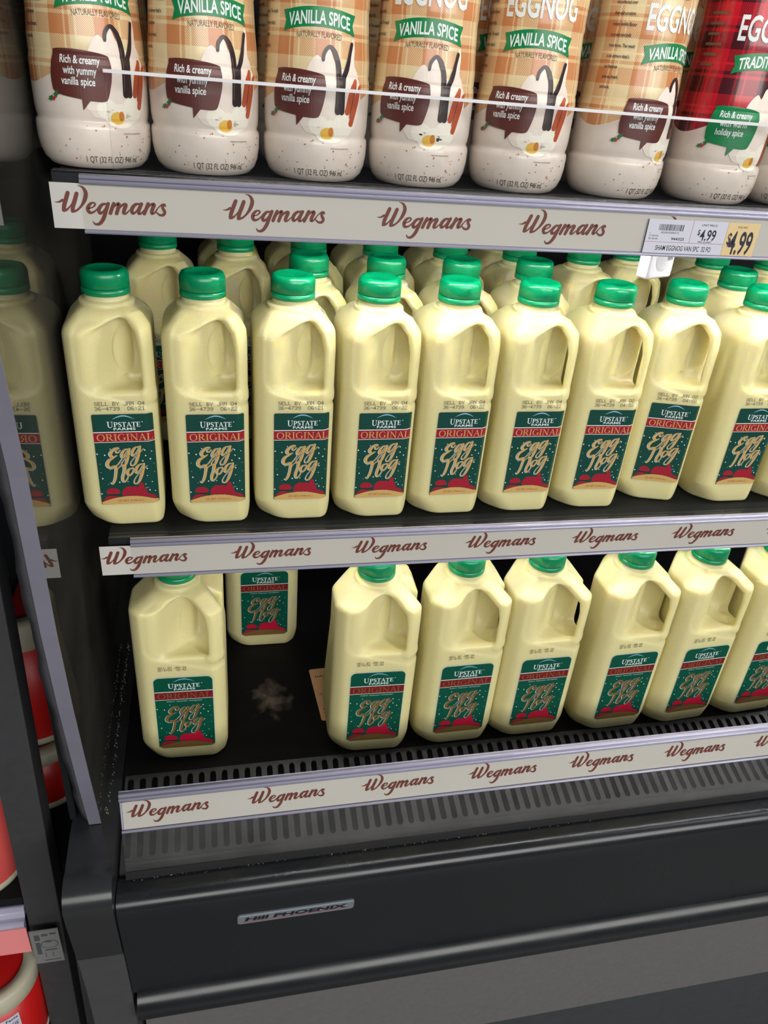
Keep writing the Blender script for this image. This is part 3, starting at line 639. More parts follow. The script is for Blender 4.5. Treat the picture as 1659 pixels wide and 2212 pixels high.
def bottle_print(red):
    P = Print(); bub = M['ban'] if red else M['choc']
    splash = [(-0.014, 0.044), (-0.0135, 0.064), (-0.010, 0.080), (-0.006, 0.0885), (-0.001, 0.0925), (0.003, 0.0895), (0.006, 0.0965), (0.009, 0.0970), (0.012, 0.090), (0.016, 0.086), (0.022, 0.084),
              (0.0262, 0.091), (0.0285, 0.1035), (0.0310, 0.1050), (0.0318, 0.098), (0.0312, 0.088), (0.036, 0.080), (0.040, 0.066), (0.038, 0.052), (0.031, 0.039), (0.018, 0.0355), (0.002, 0.036), (-0.009, 0.0385)]
    sm = [p[:2] for p in catmull([(x, y, 0) for x, y in splash], 4)]
    P.poly(sm, M['cream'], 1)
    P.ell(0.011, 0.0395, 0.013, 0.0085, M['cream2'], 2); P.ell(0.022, 0.044, 0.009, 0.010, M['cream2'], 2); P.ell(0.001, 0.044, 0.008, 0.007, M['cream2'], 2)
    P.ell(0.0085, 0.038, 0.0058, 0.0045, M['yolk'], 3); P.ell(0.0115, 0.0395, 0.0022, 0.0034, M['yolk2'], 4)
    # vanilla pods and cinnamon sticks, or a bundle of sticks on the red sleeve
    if red:
        for k, c in enumerate(('cin', 'cin2', 'cin', 'vein', 'cin2', 'cin')):
            P.stroke([(0.033 + 0.0018 * k, 0.100, 0.0019), (0.030 + 0.0017 * k, 0.075, 0.0019), (0.024 + 0.0014 * k, 0.036, 0.0017)], M[c], 4)
    else:
        P.stroke([(0.0330, 0.0765, 0.0034), (0.0300, 0.069, 0.0062), (0.0255, 0.0545, 0.0050)], M['cin'], 3); P.stroke([(0.0380, 0.0725, 0.0030), (0.0348, 0.064, 0.0056), (0.0295, 0.046, 0.0046)], M['cin'], 3)
        P.stroke([(0.0335, 0.072, 0.0008), (0.0310, 0.064, 0.0009), (0.0275, 0.050, 0.0006)], M['cin2'], 4)
        P.stroke([(0.0035, 0.0895, 0.0024), (0.0045, 0.0945, 0.0028), (0.0085, 0.0985, 0.0028), (0.0130, 0.0950, 0.0036), (0.0160, 0.086, 0.0044), (0.0170, 0.075, 0.0046), (0.0165, 0.0545, 0.0050)], M['vein'], 5)
        P.stroke([(0.0285, 0.1015, 0.0028), (0.0265, 0.0945, 0.0028), (0.0240, 0.085, 0.0040), (0.0205, 0.075, 0.0044), (0.0200, 0.0545, 0.0050)], M['vein'], 5)
        P.stroke([(0.0152, 0.085, 0.0006), (0.0163, 0.075, 0.0006), (0.0155, 0.057, 0.0005)], M['textbrown'], 6)
    # banner
    def wb(x, y): return (x, y + 0.0026 - 0.0038 * (x / 0.03) ** 2)
    bt = [wb(-0.0310 + 0.062 * k / 14, 0.1215) for k in range(15)]; bb = [wb(-0.0310 + 0.062 * k / 14, 0.1085) for k in range(15)]
    P.poly([(-0.0318, bt[0][1] + 0.0004)] + bt[1:-1] + [(0.0318, bt[-1][1] + 0.0004), (0.0290, (bt[-1][1] + bb[-1][1]) / 2), (0.0312, bb[-1][1] - 0.0006)] + bb[::-1][1:-1] + [(-0.0312, bb[0][1] - 0.0006), (-0.0290, (bt[0][1] + bb[0][1]) / 2)], M['ban'], 3)
    P.text('TRADITIONAL' if red else 'VANILLA SPICE', -0.0262, 0.0262, 0.1105, 0.0088, M['white'], 4, 0.022, wb)
    if not red: P.text('NATURALLY FLAVORED', -0.0185, 0.0185, 0.1030, 0.0042, M['textbrown'], 3, 0.0, lambda x, y: (x, y + 0.0012 - 0.003 * (x / 0.03) ** 2))
    P.text('EGGNOG', -0.0330, 0.0330, 0.1320, 0.0190, M['white'], 3, 0.020)
    P.ell(0, 0.171, 0.0165, 0.0165, M['textbrown'] if not red else M['white'], 1, 32); P.ell(0, 0.171, 0.0160, 0.0160, M['plaid'] if not red else M['lab_crim'], 2, 32)
    P.text('PLEDGE', -0.0085, 0.0085, 0.1585, 0.0030, M['textbrown'] if not red else M['white'], 3, 0.01, lambda x, y: (x, y + 0.003 * (x / 0.008) ** 2))
    # speech bubble
    b = [(-0.0380, 0.055), (-0.0385, 0.065), (-0.0355, 0.0785), (-0.0330, 0.0818), (-0.0150, 0.0822), (0.0025, 0.0798), (0.0055, 0.0765), (0.0060, 0.0660), (0.0025, 0.0525), (-0.0010, 0.0490), (-0.0110, 0.0490), (-0.0165, 0.0425), (-0.0168, 0.0498), (-0.0330, 0.0522)]
    P.poly([p[:2] for p in catmull([(x, y, 0) for x, y in b[:11]], 4)] + b[11:12] + [p[:2] for p in catmull([(x, y, 0) for x, y in b[12:] + b[:1]], 4)], bub, 7)
    P.text('Rich & creamy', -0.0300, -0.0020, 0.0732, 0.0054, M['white'], 8, 0.018, shear=0.06)
    P.text('with yummy' if not red else 'with warm', -0.0285, -0.0050, 0.0662, 0.0054, M['white'], 8, 0.018, shear=0.06)
    P.text('vanilla spice' if not red else 'holiday spice', -0.0305, -0.0065, 0.0592, 0.0054, M['white'], 8, 0.018, shear=0.06)
    # holly sprig
    for dx, dy, a in ((-0.0405, 0.0490, 200), (-0.0360, 0.0520, 50)):
        pts = []
        for k in range(12):
            t = 2 * math.pi * k / 12; r = 0.0030 * (1 if k % 2 == 0 else 0.62); x, y = r * math.cos(t) * 1.15, r * math.sin(t) * 0.7
            ca, sa = math.cos(math.radians(a)), math.sin(math.radians(a)); pts.append((dx + x * ca - y * sa, dy + x * sa + y * ca))
        P.poly(pts, M['holly'], 8)
    P.ell(-0.0385, 0.0485, 0.0011, 0.0011, M['berry'], 9); P.ell(-0.0372, 0.0497, 0.0009, 0.0009, M['berry'], 9)
    P.text('1 QT (32 FL OZ) 946 mL', -0.0185, 0.0255, 0.0062, 0.0048, M['dusky'], 3)
    P.text('SERVING SUGGESTION', 0.012, 0.0275, 0.0268, 0.0011, M['textbrown'], 3)
    rng = random.Random(11)
    for _ in range(38):
        r = rng.uniform(0.00025, 0.0007); P.ell(rng.uniform(-0.045, 0.045), rng.uniform(0.008, 0.033), r, r * rng.uniform(0.7, 1.6), M['speck'], 2, 7)
    # side copy block
    L = ['we perfected over', 'then add a custom', 'sweet vanilla flavor', 'to cream and milk', 'from farms. The result', 'is an eggnog that’s', 'so festive', 'and so fresh.', 'amrock.']
    if not red:
        for k, s in enumerate(L): P.text(s, -0.064, -0.064 + 0.0016 * len(s) * 0.62 + 0.003, 0.149 - 0.0077 * k, 0.0026, M['dusky'], 3, 0.02)
    else:
        for k in range(6): P.rect(-0.064, 0.150 - 0.0077 * k, -0.046 - 0.002 * (k % 3), 0.1522 - 0.0077 * k, M['textbrown'], 3)
    return P.mesh('sleeve_print', on_bottle, 0.0025, 0.001)
def bottle_mesh(m):
    b = MB(); b.lathe(BPROF, m, 96); return b.mesh('bottle_body')
BM = {False: bottle_mesh(M['plaid']), True: bottle_mesh(M['redplaid'])}; BP = {False: bottle_print(False), True: bottle_print(True)}
cb = MB(); cb.lathe([(0.0195, 0.247), (0.0205, 0.248), (0.0205, 0.262), (0.0195, 0.265), (0.0, 0.2652)], M['capw'], 48); BC = cb.mesh('cap')
def bottle(x, y, a, label, group, red=False, tilt=0.0):
    r = thing('eggnog_bottle', label, 'bottle', (x, y, 0.3242), (0, tilt, math.radians(a)), group)
    link('bottle_body', BM[red], r); link('sleeve_print', BP[red], r); link('cap', BC, r)
tops = [(-0.0185, 0.0525, 20, False), (0.070, 0.0515, 10, False), (0.162, 0.0515, -6, False), (0.2535, 0.0515, -14, False), (0.3475, 0.0515, -16, False), (0.4450, 0.0515, 20, False), (0.5460, 0.0515, 2, True), (0.6390, 0.0560, -40, True)]
for i, (x, y, a, rd) in enumerate(tops):
    l = 'tan plaid eggnog bottle in the top front row, %s from the left' % NTH[i]
    if i == 5: l = 'tan plaid eggnog bottle turned to show its side text, next to the red one'
    if i == 6: l = 'red plaid eggnog bottle with a green speech bubble on the top shelf'
    if i == 7: l = 'pale based bottle at the far right edge beyond the red plaid bottle'
    bottle(x, y, a, l, 'plaid bottles in the front row', rd)
for i, x in enumerate((-0.018, 0.020 + 0.05, 0.160, 0.255, 0.349, 0.443, 0.540)):
    bottle(x + 0.0, 0.146, (8, 6, -4, 4, -6, -2, 0)[i], 'second row plaid bottle behind the front row, %s from the left' % NTH[i], 'plaid bottles in the second row')

# ------------------------------------------------------------------ refrigerated case
XL, XR = -0.047, 1.35
case = thing('refrigerated_case', 'black open front refrigerated case holding the eggnog', 'refrigerator', (0, 0, 0))
b = MB(); b.box((-0.10, 0.47, -0.40), (XR, 0.49, 0.75), M['case'])
for k in range(9): b.box((XL, 0.462, -0.20 + 0.012 * k), (XR, 0.470, -0.194 + 0.012 * k), M['case'])
b.obj('back_panel', case)
b = MB(); b.box((XL, -0.046, ZD - 0.012), (XR, 0.47, ZD), M['deck']); b.obj('deck_tray', case)
# front air grille: slotted plate sloping towards the glass
GY0, GZ0, GY1, GZ1 = -0.0445, ZD, -0.1490, -0.3325
def gpt(x, t, off=0.0): return (x, GY0 + (GY1 - GY0) * t, GZ0 + (GZ1 - GZ0) * t + off)
b = MB(); pit = 0.01295; glen = math.hypot(GY1 - GY0, GZ1 - GZ0); ta, tb = 0.055, 0.86; wr = 0.0033
x = -0.0450
while x < XR - pit:
    xc = x + pit / 2
    for sgn, xe in ((-1, x), (1, x + pit)):
        pts = [(xe, 0.0), (xc, 0.0)]
        for k in range(6):
            a = math.pi / 2 * k / 5; pts.append((xc + sgn * wr * math.sin(a), ta + wr / glen * (1 - math.cos(a))))
        for k in range(6):
            a = math.pi / 2 * k / 5; pts.append((xc + sgn * wr * math.cos(a), tb - wr / glen * (1 - math.sin(a))))
        pts += [(xc, 1.0), (xe, 1.0)]
        n = len(pts); vs_ = [gpt(*p) for p in pts] + [gpt(*p, -0.0028) for p in pts]
        tr = tessellate_polygon([[Vector((p[0], p[1], 0)) for p in pts]])
        b.add(vs_, [tuple(q) for q in tr] + [(i, (i + 1) % n, (i + 1) % n + n, i + n) for i in range(1, n - 1)], M['grille'])
    x += pit
b.obj('air_grille', case)
b = MB(); b.box((XL, -0.150, -0.372), (XR, -0.046, -0.366), M['void']); b.box((XL, -0.046, -0.372), (XR, -0.040, ZD - 0.012), M['void']); b.obj('drip_pan', case)
# bumper
def arc(cy, cz, r, a0, a1, n=8): return [(cy + r * math.cos(math.radians(a0 + (a1 - a0) * k / n)), cz + r * math.sin(math.radians(a0 + (a1 - a0) * k / n))) for k in range(n + 1)]
prof = [(-0.150, -0.3375), (-0.1545, -0.3360), (-0.164, -0.3350)] + arc(-0.169, -0.3490, 0.0145, 90, 180, 8) + [(-0.1832, -0.362), (-0.1795, -0.400), (-0.1735, -0.450), (-0.1690, -0.500), (-0.1665, -0.5270), (-0.150, -0.5270)]
b = MB(); b.extrude_x(prof, -0.0465, XR, M['gloss'], True); bo = b.obj('bumper', case)
b = MB(); b.extrude_x([(-0.140, -0.5285), (-0.1500, -0.5285)] + arc(-0.1520, -0.5565, 0.0280, 92, 250, 16) + [(-0.140, -0.586)], -0.0425, XR, M['gloss'], True); b.obj('bumper_rail', case)
for o_ in COL.objects:
    if o_.name.startswith('bumper'):
        o_.data.set_sharp_from_angle(angle=0.7)
b = MB(); b.box((-0.043, -0.140, -0.812), (XR, -0.120, -0.575), M['kick']); kp = b.obj('grey_lower_panel', case)
b = MB()
pc = [(0.172 + 0.006 * math.cos(t) * (1 + 0.25 * math.sin(3 * t)), -0.632 + 0.0042 * math.sin(t)) for t in [2 * math.pi * k / 14 for k in range(14)]]
b.add([(px + 0.004 * 0, -0.1403, pz) for px, pz in pc], [tuple(range(14))], M['paint']); b.obj('paint_chip', kp)
b = MB(); b.box((-0.043, -0.128, -1.10), (XR, -0.110, -0.8125), M['toe']); b.obj('toe_panel', case)
# end frame at the left
ef = [(0.47, -0.302), (0.30, -0.302), (-0.105, -0.3005), (-0.125, -0.3015), (-0.150, -0.3045)] + arc(-0.165, -0.3300, 0.0255, 70, 172, 8) + [(-0.1880, -0.350), (-0.1815, -0.400), (-0.1775, -0.428), (0.47, -0.428)]
el = [(-0.1775, -0.4282), (-0.1745, -0.450), (-0.1695, -0.500), (-0.1665, -0.560), (-0.1640, -0.700), (-0.1620, -1.10), (0.47, -1.10), (0.47, -0.4282)]
b = MB(); b.extrude_x(ef, -0.094, -0.0475, M['endf'], True); e_ = b.obj('end_frame', case); e_.data.set_sharp_from_angle(angle=0.7)
b = MB(); b.extrude_x(el, -0.094, -0.0475, M['endlow'], True); e_ = b.obj('end_post', case); e_.data.set_sharp_from_angle(angle=0.7)
b = MB(); b.box((-0.096, -0.10, -0.2995), (-0.0895, 0.46, 0.75), M['case']); b.obj('end_wall', case)
# scuffs and crumbs along the gasket of the end frame
b = MB(); rng = random.Random(5)
for k in range(120):
    y = rng.uniform(-0.10, 0.18); xx = -0.0595 + rng.gauss(0, 0.0012); s_ = rng.uniform(0.0003, 0.0011)
    b.box((xx, y, -0.3019), (xx + s_, y + s_ * 1.6, -0.3019 + s_ * 0.7 + 0.0008), M['crumb'])
for k in range(70):
    xx = rng.uniform(-0.04, 0.5); s_ = rng.uniform(0.0002, 0.0006); yy = -0.1555 + rng.gauss(0, 0.0008)
    b.box((xx, yy, -0.3362), (xx + s_ * 2, yy + s_, -0.3358 + s_ * 0.5), M['crumb'])
b.obj('crumbs', case)['kind'] = 'stuff'
# nameplate
b = MB()
P = Print(); P.rrect(0, 0, 0.1275, 0.0175, 0.003, M['badge'])
fb = lambda u, v, off: (0.0735 + u, -0.1795 - 0.0012 - off * 3 + 0.055 * (v) * -1 * 0.8 - 0.0022, -0.4065 + v)
# raised plate with rounded corners following the lean of the bumper face
plate = []
for cx, cy, a0 in ((0.1275 - 0.003, 0.0145, 0), (0.003, 0.0145, 90), (0.003, 0.003, 180), (0.1275 - 0.003, 0.003, 270)):
    for k in range(6):
        a = math.radians(a0 + 18 * k); plate.append((cx + 0.003 * math.cos(a), cy + 0.003 * math.sin(a)))
def face_y(z): return -0.1832 + (-0.362 - z) / (-0.362 + 0.400) * (0.0037) if z > -0.40 else -0.1795 + (-0.400 - z) / 0.05 * 0.006
def bp_(u, v, out): z = -0.3985 + v; return (0.0733 + u, face_y(z) - out, z)
n = len(plate)
ctr = (0.06375, 0.00875)
inn = [(ctr[0] + (u - ctr[0]) * 0.985, ctr[1] + (v - ctr[1]) * 0.86) for u, v in plate]
b.add([bp_(u, v, 0.0) for u, v in plate] + [bp_(u, v, 0.0018) for u, v in plate] + [bp_(u, v, 0.0026) for u, v in inn],
      [(i, (i + 1) % n, (i + 1) % n + n, i + n) for i in range(n)] + [(i + n, (i + 1) % n + n, (i + 1) % n + 2 * n, i + 2 * n) for i in range(n)] + [tuple(range(2 * n, 3 * n))], M['badge'])
npl = b.obj('nameplate', case)
P = Print(); P.text('Hill PHOENIX', 0.008, 0.1185, 0.0070, 0.0066, M['badgeink'], 0, 0.045, None, 0.25); P.rect(0.006, 0.0048, 0.121, 0.0058, M['tagred'])
link('lettering', P.mesh('lettering', lambda u, v, off: bp_(u, v, 0.0028 + off)), npl)

# clear acrylic partition with its cloudy front edge
part = thing('clear_partition', 'thick clear acrylic partition at the left end of the case', 'partition')
pp = [(0.285, 0.75), (0.285, -0.262), (0.262, -0.2995), (-0.1085, -0.2995), (-0.123, -0.215), (-0.1400, -0.100), (-0.1490, -0.010), (-0.1515, 0.060), (-0.1530, 0.140), (-0.160, 0.200), (-0.172, 0.280), (-0.19, 0.40), (-0.22, 0.55), (-0.24, 0.75)]
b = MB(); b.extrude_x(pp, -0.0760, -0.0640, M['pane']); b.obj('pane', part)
fe = [p for p in pp[3:]]
b = MB(); b.extrude_x([(y - 0.0006, z) for y, z in fe] + [(y + 0.0002, z) for y, z in fe[::-1]], -0.0762, -0.0638, M['paneedge']); b.obj('front_edge', part)
b = MB(); rng = random.Random(2)
for s0 in range(len(fe) - 1):
    (y0, z0), (y1, z1) = fe[s0], fe[s0 + 1]
    for k in range(5):
        t0, t1 = k / 5, (k + 1) / 5
        ya, za, yb, zb_ = y0 + (y1 - y0) * t0, z0 + (z1 - z0) * t0, y0 + (y1 - y0) * t1, z0 + (z1 - z0) * t1
        w0 = 0.0885 + 0.0012 * math.sin(za * 61) + 0.0006 * math.sin(za * 160); w1 = 0.0885 + 0.0012 * math.sin(zb_ * 61) + 0.0006 * math.sin(zb_ * 160)
        b.add([(-w0, ya + 0.016, za), (-0.0763, ya + 0.002, za), (-0.0763, yb + 0.002, zb_), (-w1, yb + 0.016, zb_)], [(0, 1, 2, 3)], M['gasket'], True)
so = b.obj('sealant_strip', part); sd = so.modifiers.new('s', 'SOLIDIFY'); sd.thickness = 0.002

# shelves
def shelf(name, z, label, x0, e=0.0):
    s = thing(name, label, 'shelf')
    b = MB(); b.box((x0, -0.010, z - 0.008), (XR, 0.46, z), M['case']); b.obj('shelf_board', s)
    b = MB(); zz = z + e; b.extrude_x([(-0.0205, z - 0.007), (-0.0205, zz - 0.0015), (-0.0190, zz), (-0.0165, zz), (-0.0155, zz - 0.0012), (-0.0120, zz - 0.0012), (-0.0110, zz), (-0.010, zz), (-0.010, z - 0.008)], x0, XR, M['gloss']); b.obj('front_edge', s)
    for k in range(3):
        xx = 0.02 + k * 0.62
        b = MB(); b.extrude_x([(0.0, z - 0.008), (0.46, z - 0.008), (0.46, z - 0.07), (0.43, z - 0.07)], xx, xx + 0.003, M['case']); b.obj('bracket', s)
    return s
shelf('shelf', 0.324, 'black top shelf carrying the plaid eggnog bottles', -0.044, 0.0035)
shelf('shelf', 0.0, 'black middle shelf carrying the quart jugs', -0.036)
lip = thing('clear_lip', 'clear plastic lip along the front of the top shelf', 'shelf lip')
b = MB(); b.box((-0.0005, -0.0085, 0.3242), (XR, -0.0060, 0.3935), M['lip']); b.obj('panel', lip)
b = MB(); b.box((-0.0015, -0.0088, 0.3935), (XR, -0.0057, 0.3958), M['lipedge']); b.box((-0.0012, -0.0085, 0.3242), (-0.0005, -0.0060, 0.3935), M['lip']); b.obj('top_edge', lip)

# price rails with their printed strips
WEG = [
 [(95, 385, 4), (150, 384, 22), (200, 358, 34)], [(278, 262, 52), (250, 330, 54), (215, 420, 54), (200, 485, 48)],
 [(200, 488, 44), (240, 478, 30), (290, 430, 16), (345, 350, 10)], [(390, 266, 52), (362, 340, 54), (325, 430, 54), (312, 490, 48)],
 [(312, 494, 44), (365, 482, 28), (430, 425, 30), (485, 340, 50), (508, 255, 52), (485, 195, 36), (450, 172, 18), (415, 166, 6)],
 [(515, 452, 14), (580, 430, 18), (615, 392, 24), (590, 372, 22), (545, 395, 38), (512, 450, 48), (530, 500, 42), (590, 490, 24), (655, 430, 14)],
 [(765, 380, 22), (705, 392, 38), (655, 455, 48), (665, 505, 40), (715, 475, 24), (780, 385, 18)],
 [(785, 375, 44), (745, 470, 50), (705, 570, 50), (650, 640, 42), (590, 650, 28), (562, 615, 10)],
 [(858, 370, 42), (830, 430, 46), (800, 500, 46)], [(830, 445, 14), (880, 390, 28), (925, 372, 44), (905, 440, 48), (882, 500, 46)],
 [(910, 450, 14), (965, 388, 28), (1015, 378, 46), (990, 440, 48), (975, 490, 40), (1010, 490, 24), (1060, 445, 12)],
 [(1205, 360, 22), (1140, 370, 38), (1090, 430, 48), (1092, 485, 40), (1140, 465, 24), (1210, 370, 18)], [(1222, 358, 44), (1185, 430, 48), (1175, 485, 38), (1210, 480, 22), (1265, 420, 12)],
 [(1310, 352, 44), (1280, 420, 46), (1248, 485, 46)], [(1285, 430, 14), (1335, 368, 28), (1388, 358, 46), (1360, 425, 48), (1348, 475, 40), (1385, 470, 22), (1430, 415, 12)],
 [(1395, 450, 12), (1450, 390, 14), (1500, 350, 18), (1530, 355, 26), (1535, 372, 22)], [(1535, 366, 12), (1500, 372, 34), (1505, 410, 40), (1525, 450, 40), (1500, 492, 36), (1450, 490, 28), (1410, 455, 14)],
]
def logo_mesh():
    P = Print(); k = 0.0808 / 1440
    for i, st in enumerate(WEG): P.stroke([((x - 95) * k, (400 - y) * k, w * k) for x, y, w in st], M['brown'], 0.3 * i, 5)
    return P.mesh('logo', lambda u, v, off: (u, -off, v))
LOGO = logo_mesh()
def rail(label, x_strip, x_clear, y, z0, hgt, tilt, ridge, lx0, pitch, n, zlogo):
    """strip bottom edge at (y, z0), leaning back by tilt; everything built upright and turned about the bottom edge"""
    r = thing('price_rail', label, 'price rail', (0, y, z0), (-tilt, 0, 0), 'shelf edge price rails')
    b = MB(); b.box((x_strip, 0.0, 0.0), (XR, 0.0006, hgt), M['paper']); st = b.obj('paper_strip', r)
    for i in range(n):
        link('logo', LOGO, st, (lx0 + pitch * i, -0.0002, zlogo))
    b = MB(); b.box((x_clear, 0.0010, -0.002), (XR, 0.0022, hgt + ridge), M['ridge']); b.obj('back_channel', r)
    b = MB(); b.box((x_clear, -0.0018, -0.0012), (XR, -0.0012, hgt), M['clear']); b.obj('cover', r)
    b = MB(); b.extrude_x([(0.0, hgt), (-0.0030, hgt)] + arc(-0.0022, hgt + ridge * 0.28, 0.0016, 200, 90, 5) + arc(-0.0012, hgt + ridge * 0.70, 0.0018, 220, 60, 6) + [(0.0010, hgt + ridge)], x_clear, XR, M['ridge'], True)
    b.extrude_x([(-0.0024, -0.0030), (-0.0030, -0.0015), (-0.0018, -0.0002), (0.0, -0.0006), (0.0012, -0.0030)], x_clear, XR, M['ridge'], True)
    b.obj('ridge', r)
    return r
rail('cream printed price rail on the front of the top shelf', -0.0460, -0.0240, -0.0235, 0.2868, 0.0328, 0.0, 0.0068, -0.0437, 0.1245, 5, 0.0180)
rail('cream printed price rail on the front of the middle shelf', -0.0448, -0.0154, -0.0235, -0.0405, 0.0335, 0.0, 0.0080, -0.0445, 0.1236, 10, 0.0190)
rb = rail('cream printed price rail on the clear front of the bottom deck', -0.0362, -0.0385, -0.1380, -0.2770, 0.0360, 0.20, 0.0100, -0.0329, 0.1208, 10, 0.0205)
fg = thing('clear_front_panel', 'scuffed clear plastic panel below the bottom price rail', 'front panel')
b = MB(); b.extrude_x([(-0.1372, -0.2775), (-0.1345, -0.2775), (-0.1470, -0.3365), (-0.1498, -0.3365)], -0.0385, XR, M['front']); b.obj('panel', fg)
b = MB(); b.extrude_x([(-0.1495, -0.3370), (-0.1545, -0.3365), (-0.1530, -0.3315), (-0.1500, -0.3300)], -0.0385, XR, M['void']); b.obj('bottom_gasket', fg)

# price tag in the top rail
pt = thing('price_tag', 'white and yellow paper price tag in the top price rail', 'price tag', (0.4505, -0.0258, 0.2868))
P = Print(); P.rect(0, 0, 0.0795, 0.0290, M['tagw']); P.rect(0, 0.0095, 0.0795, 0.0098, M['tagred'], 1); P.rect(0.0440, 0.0095, 0.0443, 0.0290, M['tagred'], 1)
rng = random.Random(4); x = 0.0110
while x < 0.0360:
    w = rng.choice((0.0003, 0.0005, 0.0008)); P.rect(x, 0.0195, x + w, 0.0248, M['tagink'], 1); x += w + rng.choice((0.0003, 0.0005, 0.0007))
P.text('002830008210', 0.0140, 0.0318, 0.0170, 0.0017, M['tagink'], 1); P.text('6', 0.0030, 0.0038, 0.0165, 0.0013, M['tagink'], 1); P.text('11/22/24', 0.0030, 0.0120, 0.0142, 0.0013, M['tagink'], 1, 0.01)
P.text('02-20-40', 0.0028, 0.0120, 0.0117, 0.0013, M['tagink'], 1, 0.01); P.text('944325', 0.0255, 0.0385, 0.0115, 0.0024, M['tagink'], 1, 0.02)
P.text('UNIT PRICE', 0.0530, 0.0685, 0.0247, 0.0018, M['tagink'], 1, 0.01); P.text('$', 0.0505, 0.0530, 0.0170, 0.0048, M['tagink'], 1, 0.02); P.text('4.99', 0.0535, 0.0695, 0.0125, 0.0095, M['tagink'], 1, 0.018); P.text('PER QUART', 0.0530, 0.0670, 0.0102, 0.0016, M['tagink'], 1, 0.01)
P.text('SHAM EGGNOG VAN SPC  32 FO', 0.0120, 0.0680, 0.0025, 0.0045, M['tagink'], 1, 0.01)
wt = link('white_tag', P.mesh('white_tag', lambda u, v, off: (u, -off, v)), pt)
P = Print(); P.rect(0.0797, 0, 0.1125, 0.0290, M['tagy']); P.text('YOU PAY', 0.0895, 0.1000, 0.0243, 0.0018, M['tagink'], 1, 0.01); P.text('$', 0.0822, 0.0862, 0.0100, 0.0105, M['tagink'], 1, 0.02); P.text('4.99', 0.0850, 0.1085, 0.0018, 0.0205, M['tagink'], 1, 0.02)
link('yellow_tag', P.mesh('yellow_tag', lambda u, v, off: (u, -off, v)), pt)

# sensor box hanging under the top shelf
sn = thing('sensor_box', 'small white sensor box hanging below the price tag', 'sensor', (0.484, 0.0015, 0.2890), (0, 0, 0.42))
b = MB(); b.box((-0.019, -0.0065, -0.030), (0.019, 0.0065, 0.031), M['sensor']); b.obj('housing', sn, 0.0025, 3)
P = Print(); P.ell(0.001, -0.013, 0.0105, 0.0105, M['sensorgrey'], 0, 32)
for k in range(22):
    a = 2 * math.pi * k / 22; P.stroke([(0.001 + 0.006 * math.cos(a), -0.013 + 0.006 * math.sin(a), 0.0003), (0.001 + 0.0098 * math.cos(a), -0.013 + 0.0098 * math.sin(a), 0.0003)], M['sensor'], 1, curve=False)
for k in range(6): P.rect(0.0065 + k * 0.0014, -0.0135, 0.0072 + k * 0.0014 + (k % 2) * 0.0003, -0.0095, M['ink'], 2)
P.ell(-0.0155, -0.0265, 0.0009, 0.0009, M['sensorgrey'], 0, 10); P.ell(0.0160, -0.0250, 0.0009, 0.0009, M['sensorgrey'], 0, 10)
link('speaker_disc', P.mesh('speaker_disc', lambda u, v, off: (u, -0.0067 - off, v)), sn)

# peach sticker on the deck
sk = MB(); P = Print(); P.rrect(0, 0, 0.085, 0.095, 0.003, M['peach'])
P.text('HAZARD', 0.006, 0.036, 0.078, 0.0045, M['ink'], 1, 0.01); P.text('Contents', 0.006, 0.030, 0.045, 0.0036, M['ink'], 1); P.text('Please', 0.006, 0.024, 0.018, 0.0036, M['ink'], 1); P.text('be', 0.006, 0.012, 0.011, 0.0036, M['ink'], 1)
so_ = link('sticker', P.mesh('sticker', lambda u, v, off: (u, v, 0.0001 + off)), None, (0.1865, 0.0095, ZD), (0, 0, 0.06)); tag(so_, 'peach paper sticker lying on the black deck under a half gallon jug', 'sticker')
# dried spill on the deck: a thin uneven film
def film():
    m = bpy.data.materials.new('dried_spill_film'); m.use_nodes = True; t = NT(m)
    b_ = t.n['Principled BSDF']; b_.inputs['Roughness'].default_value = 0.6
    X, Y, Z = t.xyz()
    r = t.m('SQRT', t.m('ADD', t.m('POWER', t.m('DIVIDE', X, 0.030), 2.0), t.m('POWER', t.m('DIVIDE', Y, 0.052), 2.0)))
    n = t.noise(55, 8)
    al = t.m('MULTIPLY', t.m('MAXIMUM', t.m('SUBTRACT', t.m('SUBTRACT', t.m('MULTIPLY', n, 2.0), t.m('MULTIPLY', r, 0.75)), 0.42), 0.0), 1.4)
    t.l.new(t.m('MINIMUM', al, 0.8), b_.inputs['Alpha'])
    t.l.new(t.mix(t.noise(120, 2), srgb(96, 78, 52), srgb(120, 112, 104)), b_.inputs['Base Color'])
    return m
M['film'] = film()
P = Print(); P.ell(0, 0, 0.030, 0.052, M['film'], 0, 40)
so_ = link('dried_spill', P.mesh('dried_spill', lambda u, v, off: (u, v, 0.00015)), None, (0.126, 0.058, ZD)); tag(so_, 'dull dried spill stain on the empty black deck', 'stain'); so_['kind'] = 'stuff'

# lit diode strips behind the rails, under the front of each shelf
def diode(p):
    m = mat('lit_diode', (0, 0, 0, 1), 0.5); b_ = m.node_tree.nodes['Principled BSDF']
    b_.inputs['Emission Color'].default_value = (1.0, 0.98, 0.94, 1); b_.inputs['Emission Strength'].default_value = p
    return m
def led(label, z, y, x0, power):
    dm = diode(power)
    t = thing('light_strip', label, 'light', (0, y, z), (math.radians(14), 0, 0))
    b = MB(); b.box((x0 - 0.02, -0.006, 0.0), (XR, 0.006, 0.006), M['sensor']); b.obj('housing', t)
    b = MB(); x = x0
    while x < XR - 0.01:
        b.box((x, -0.0025, -0.0012), (x + 0.005, 0.0025, 0.0), dm); x += 0.022
    b.obj('diodes', t)
led('white diode light strip under the top shelf front', 0.3060, -0.002, 0.135, 430.0)
led('white diode light strip under the middle shelf front', -0.0175, -0.002, 0.135, 170.0)
led('white diode light strip above the plaid bottles', 0.640, -0.030, 0.060, 300.0)

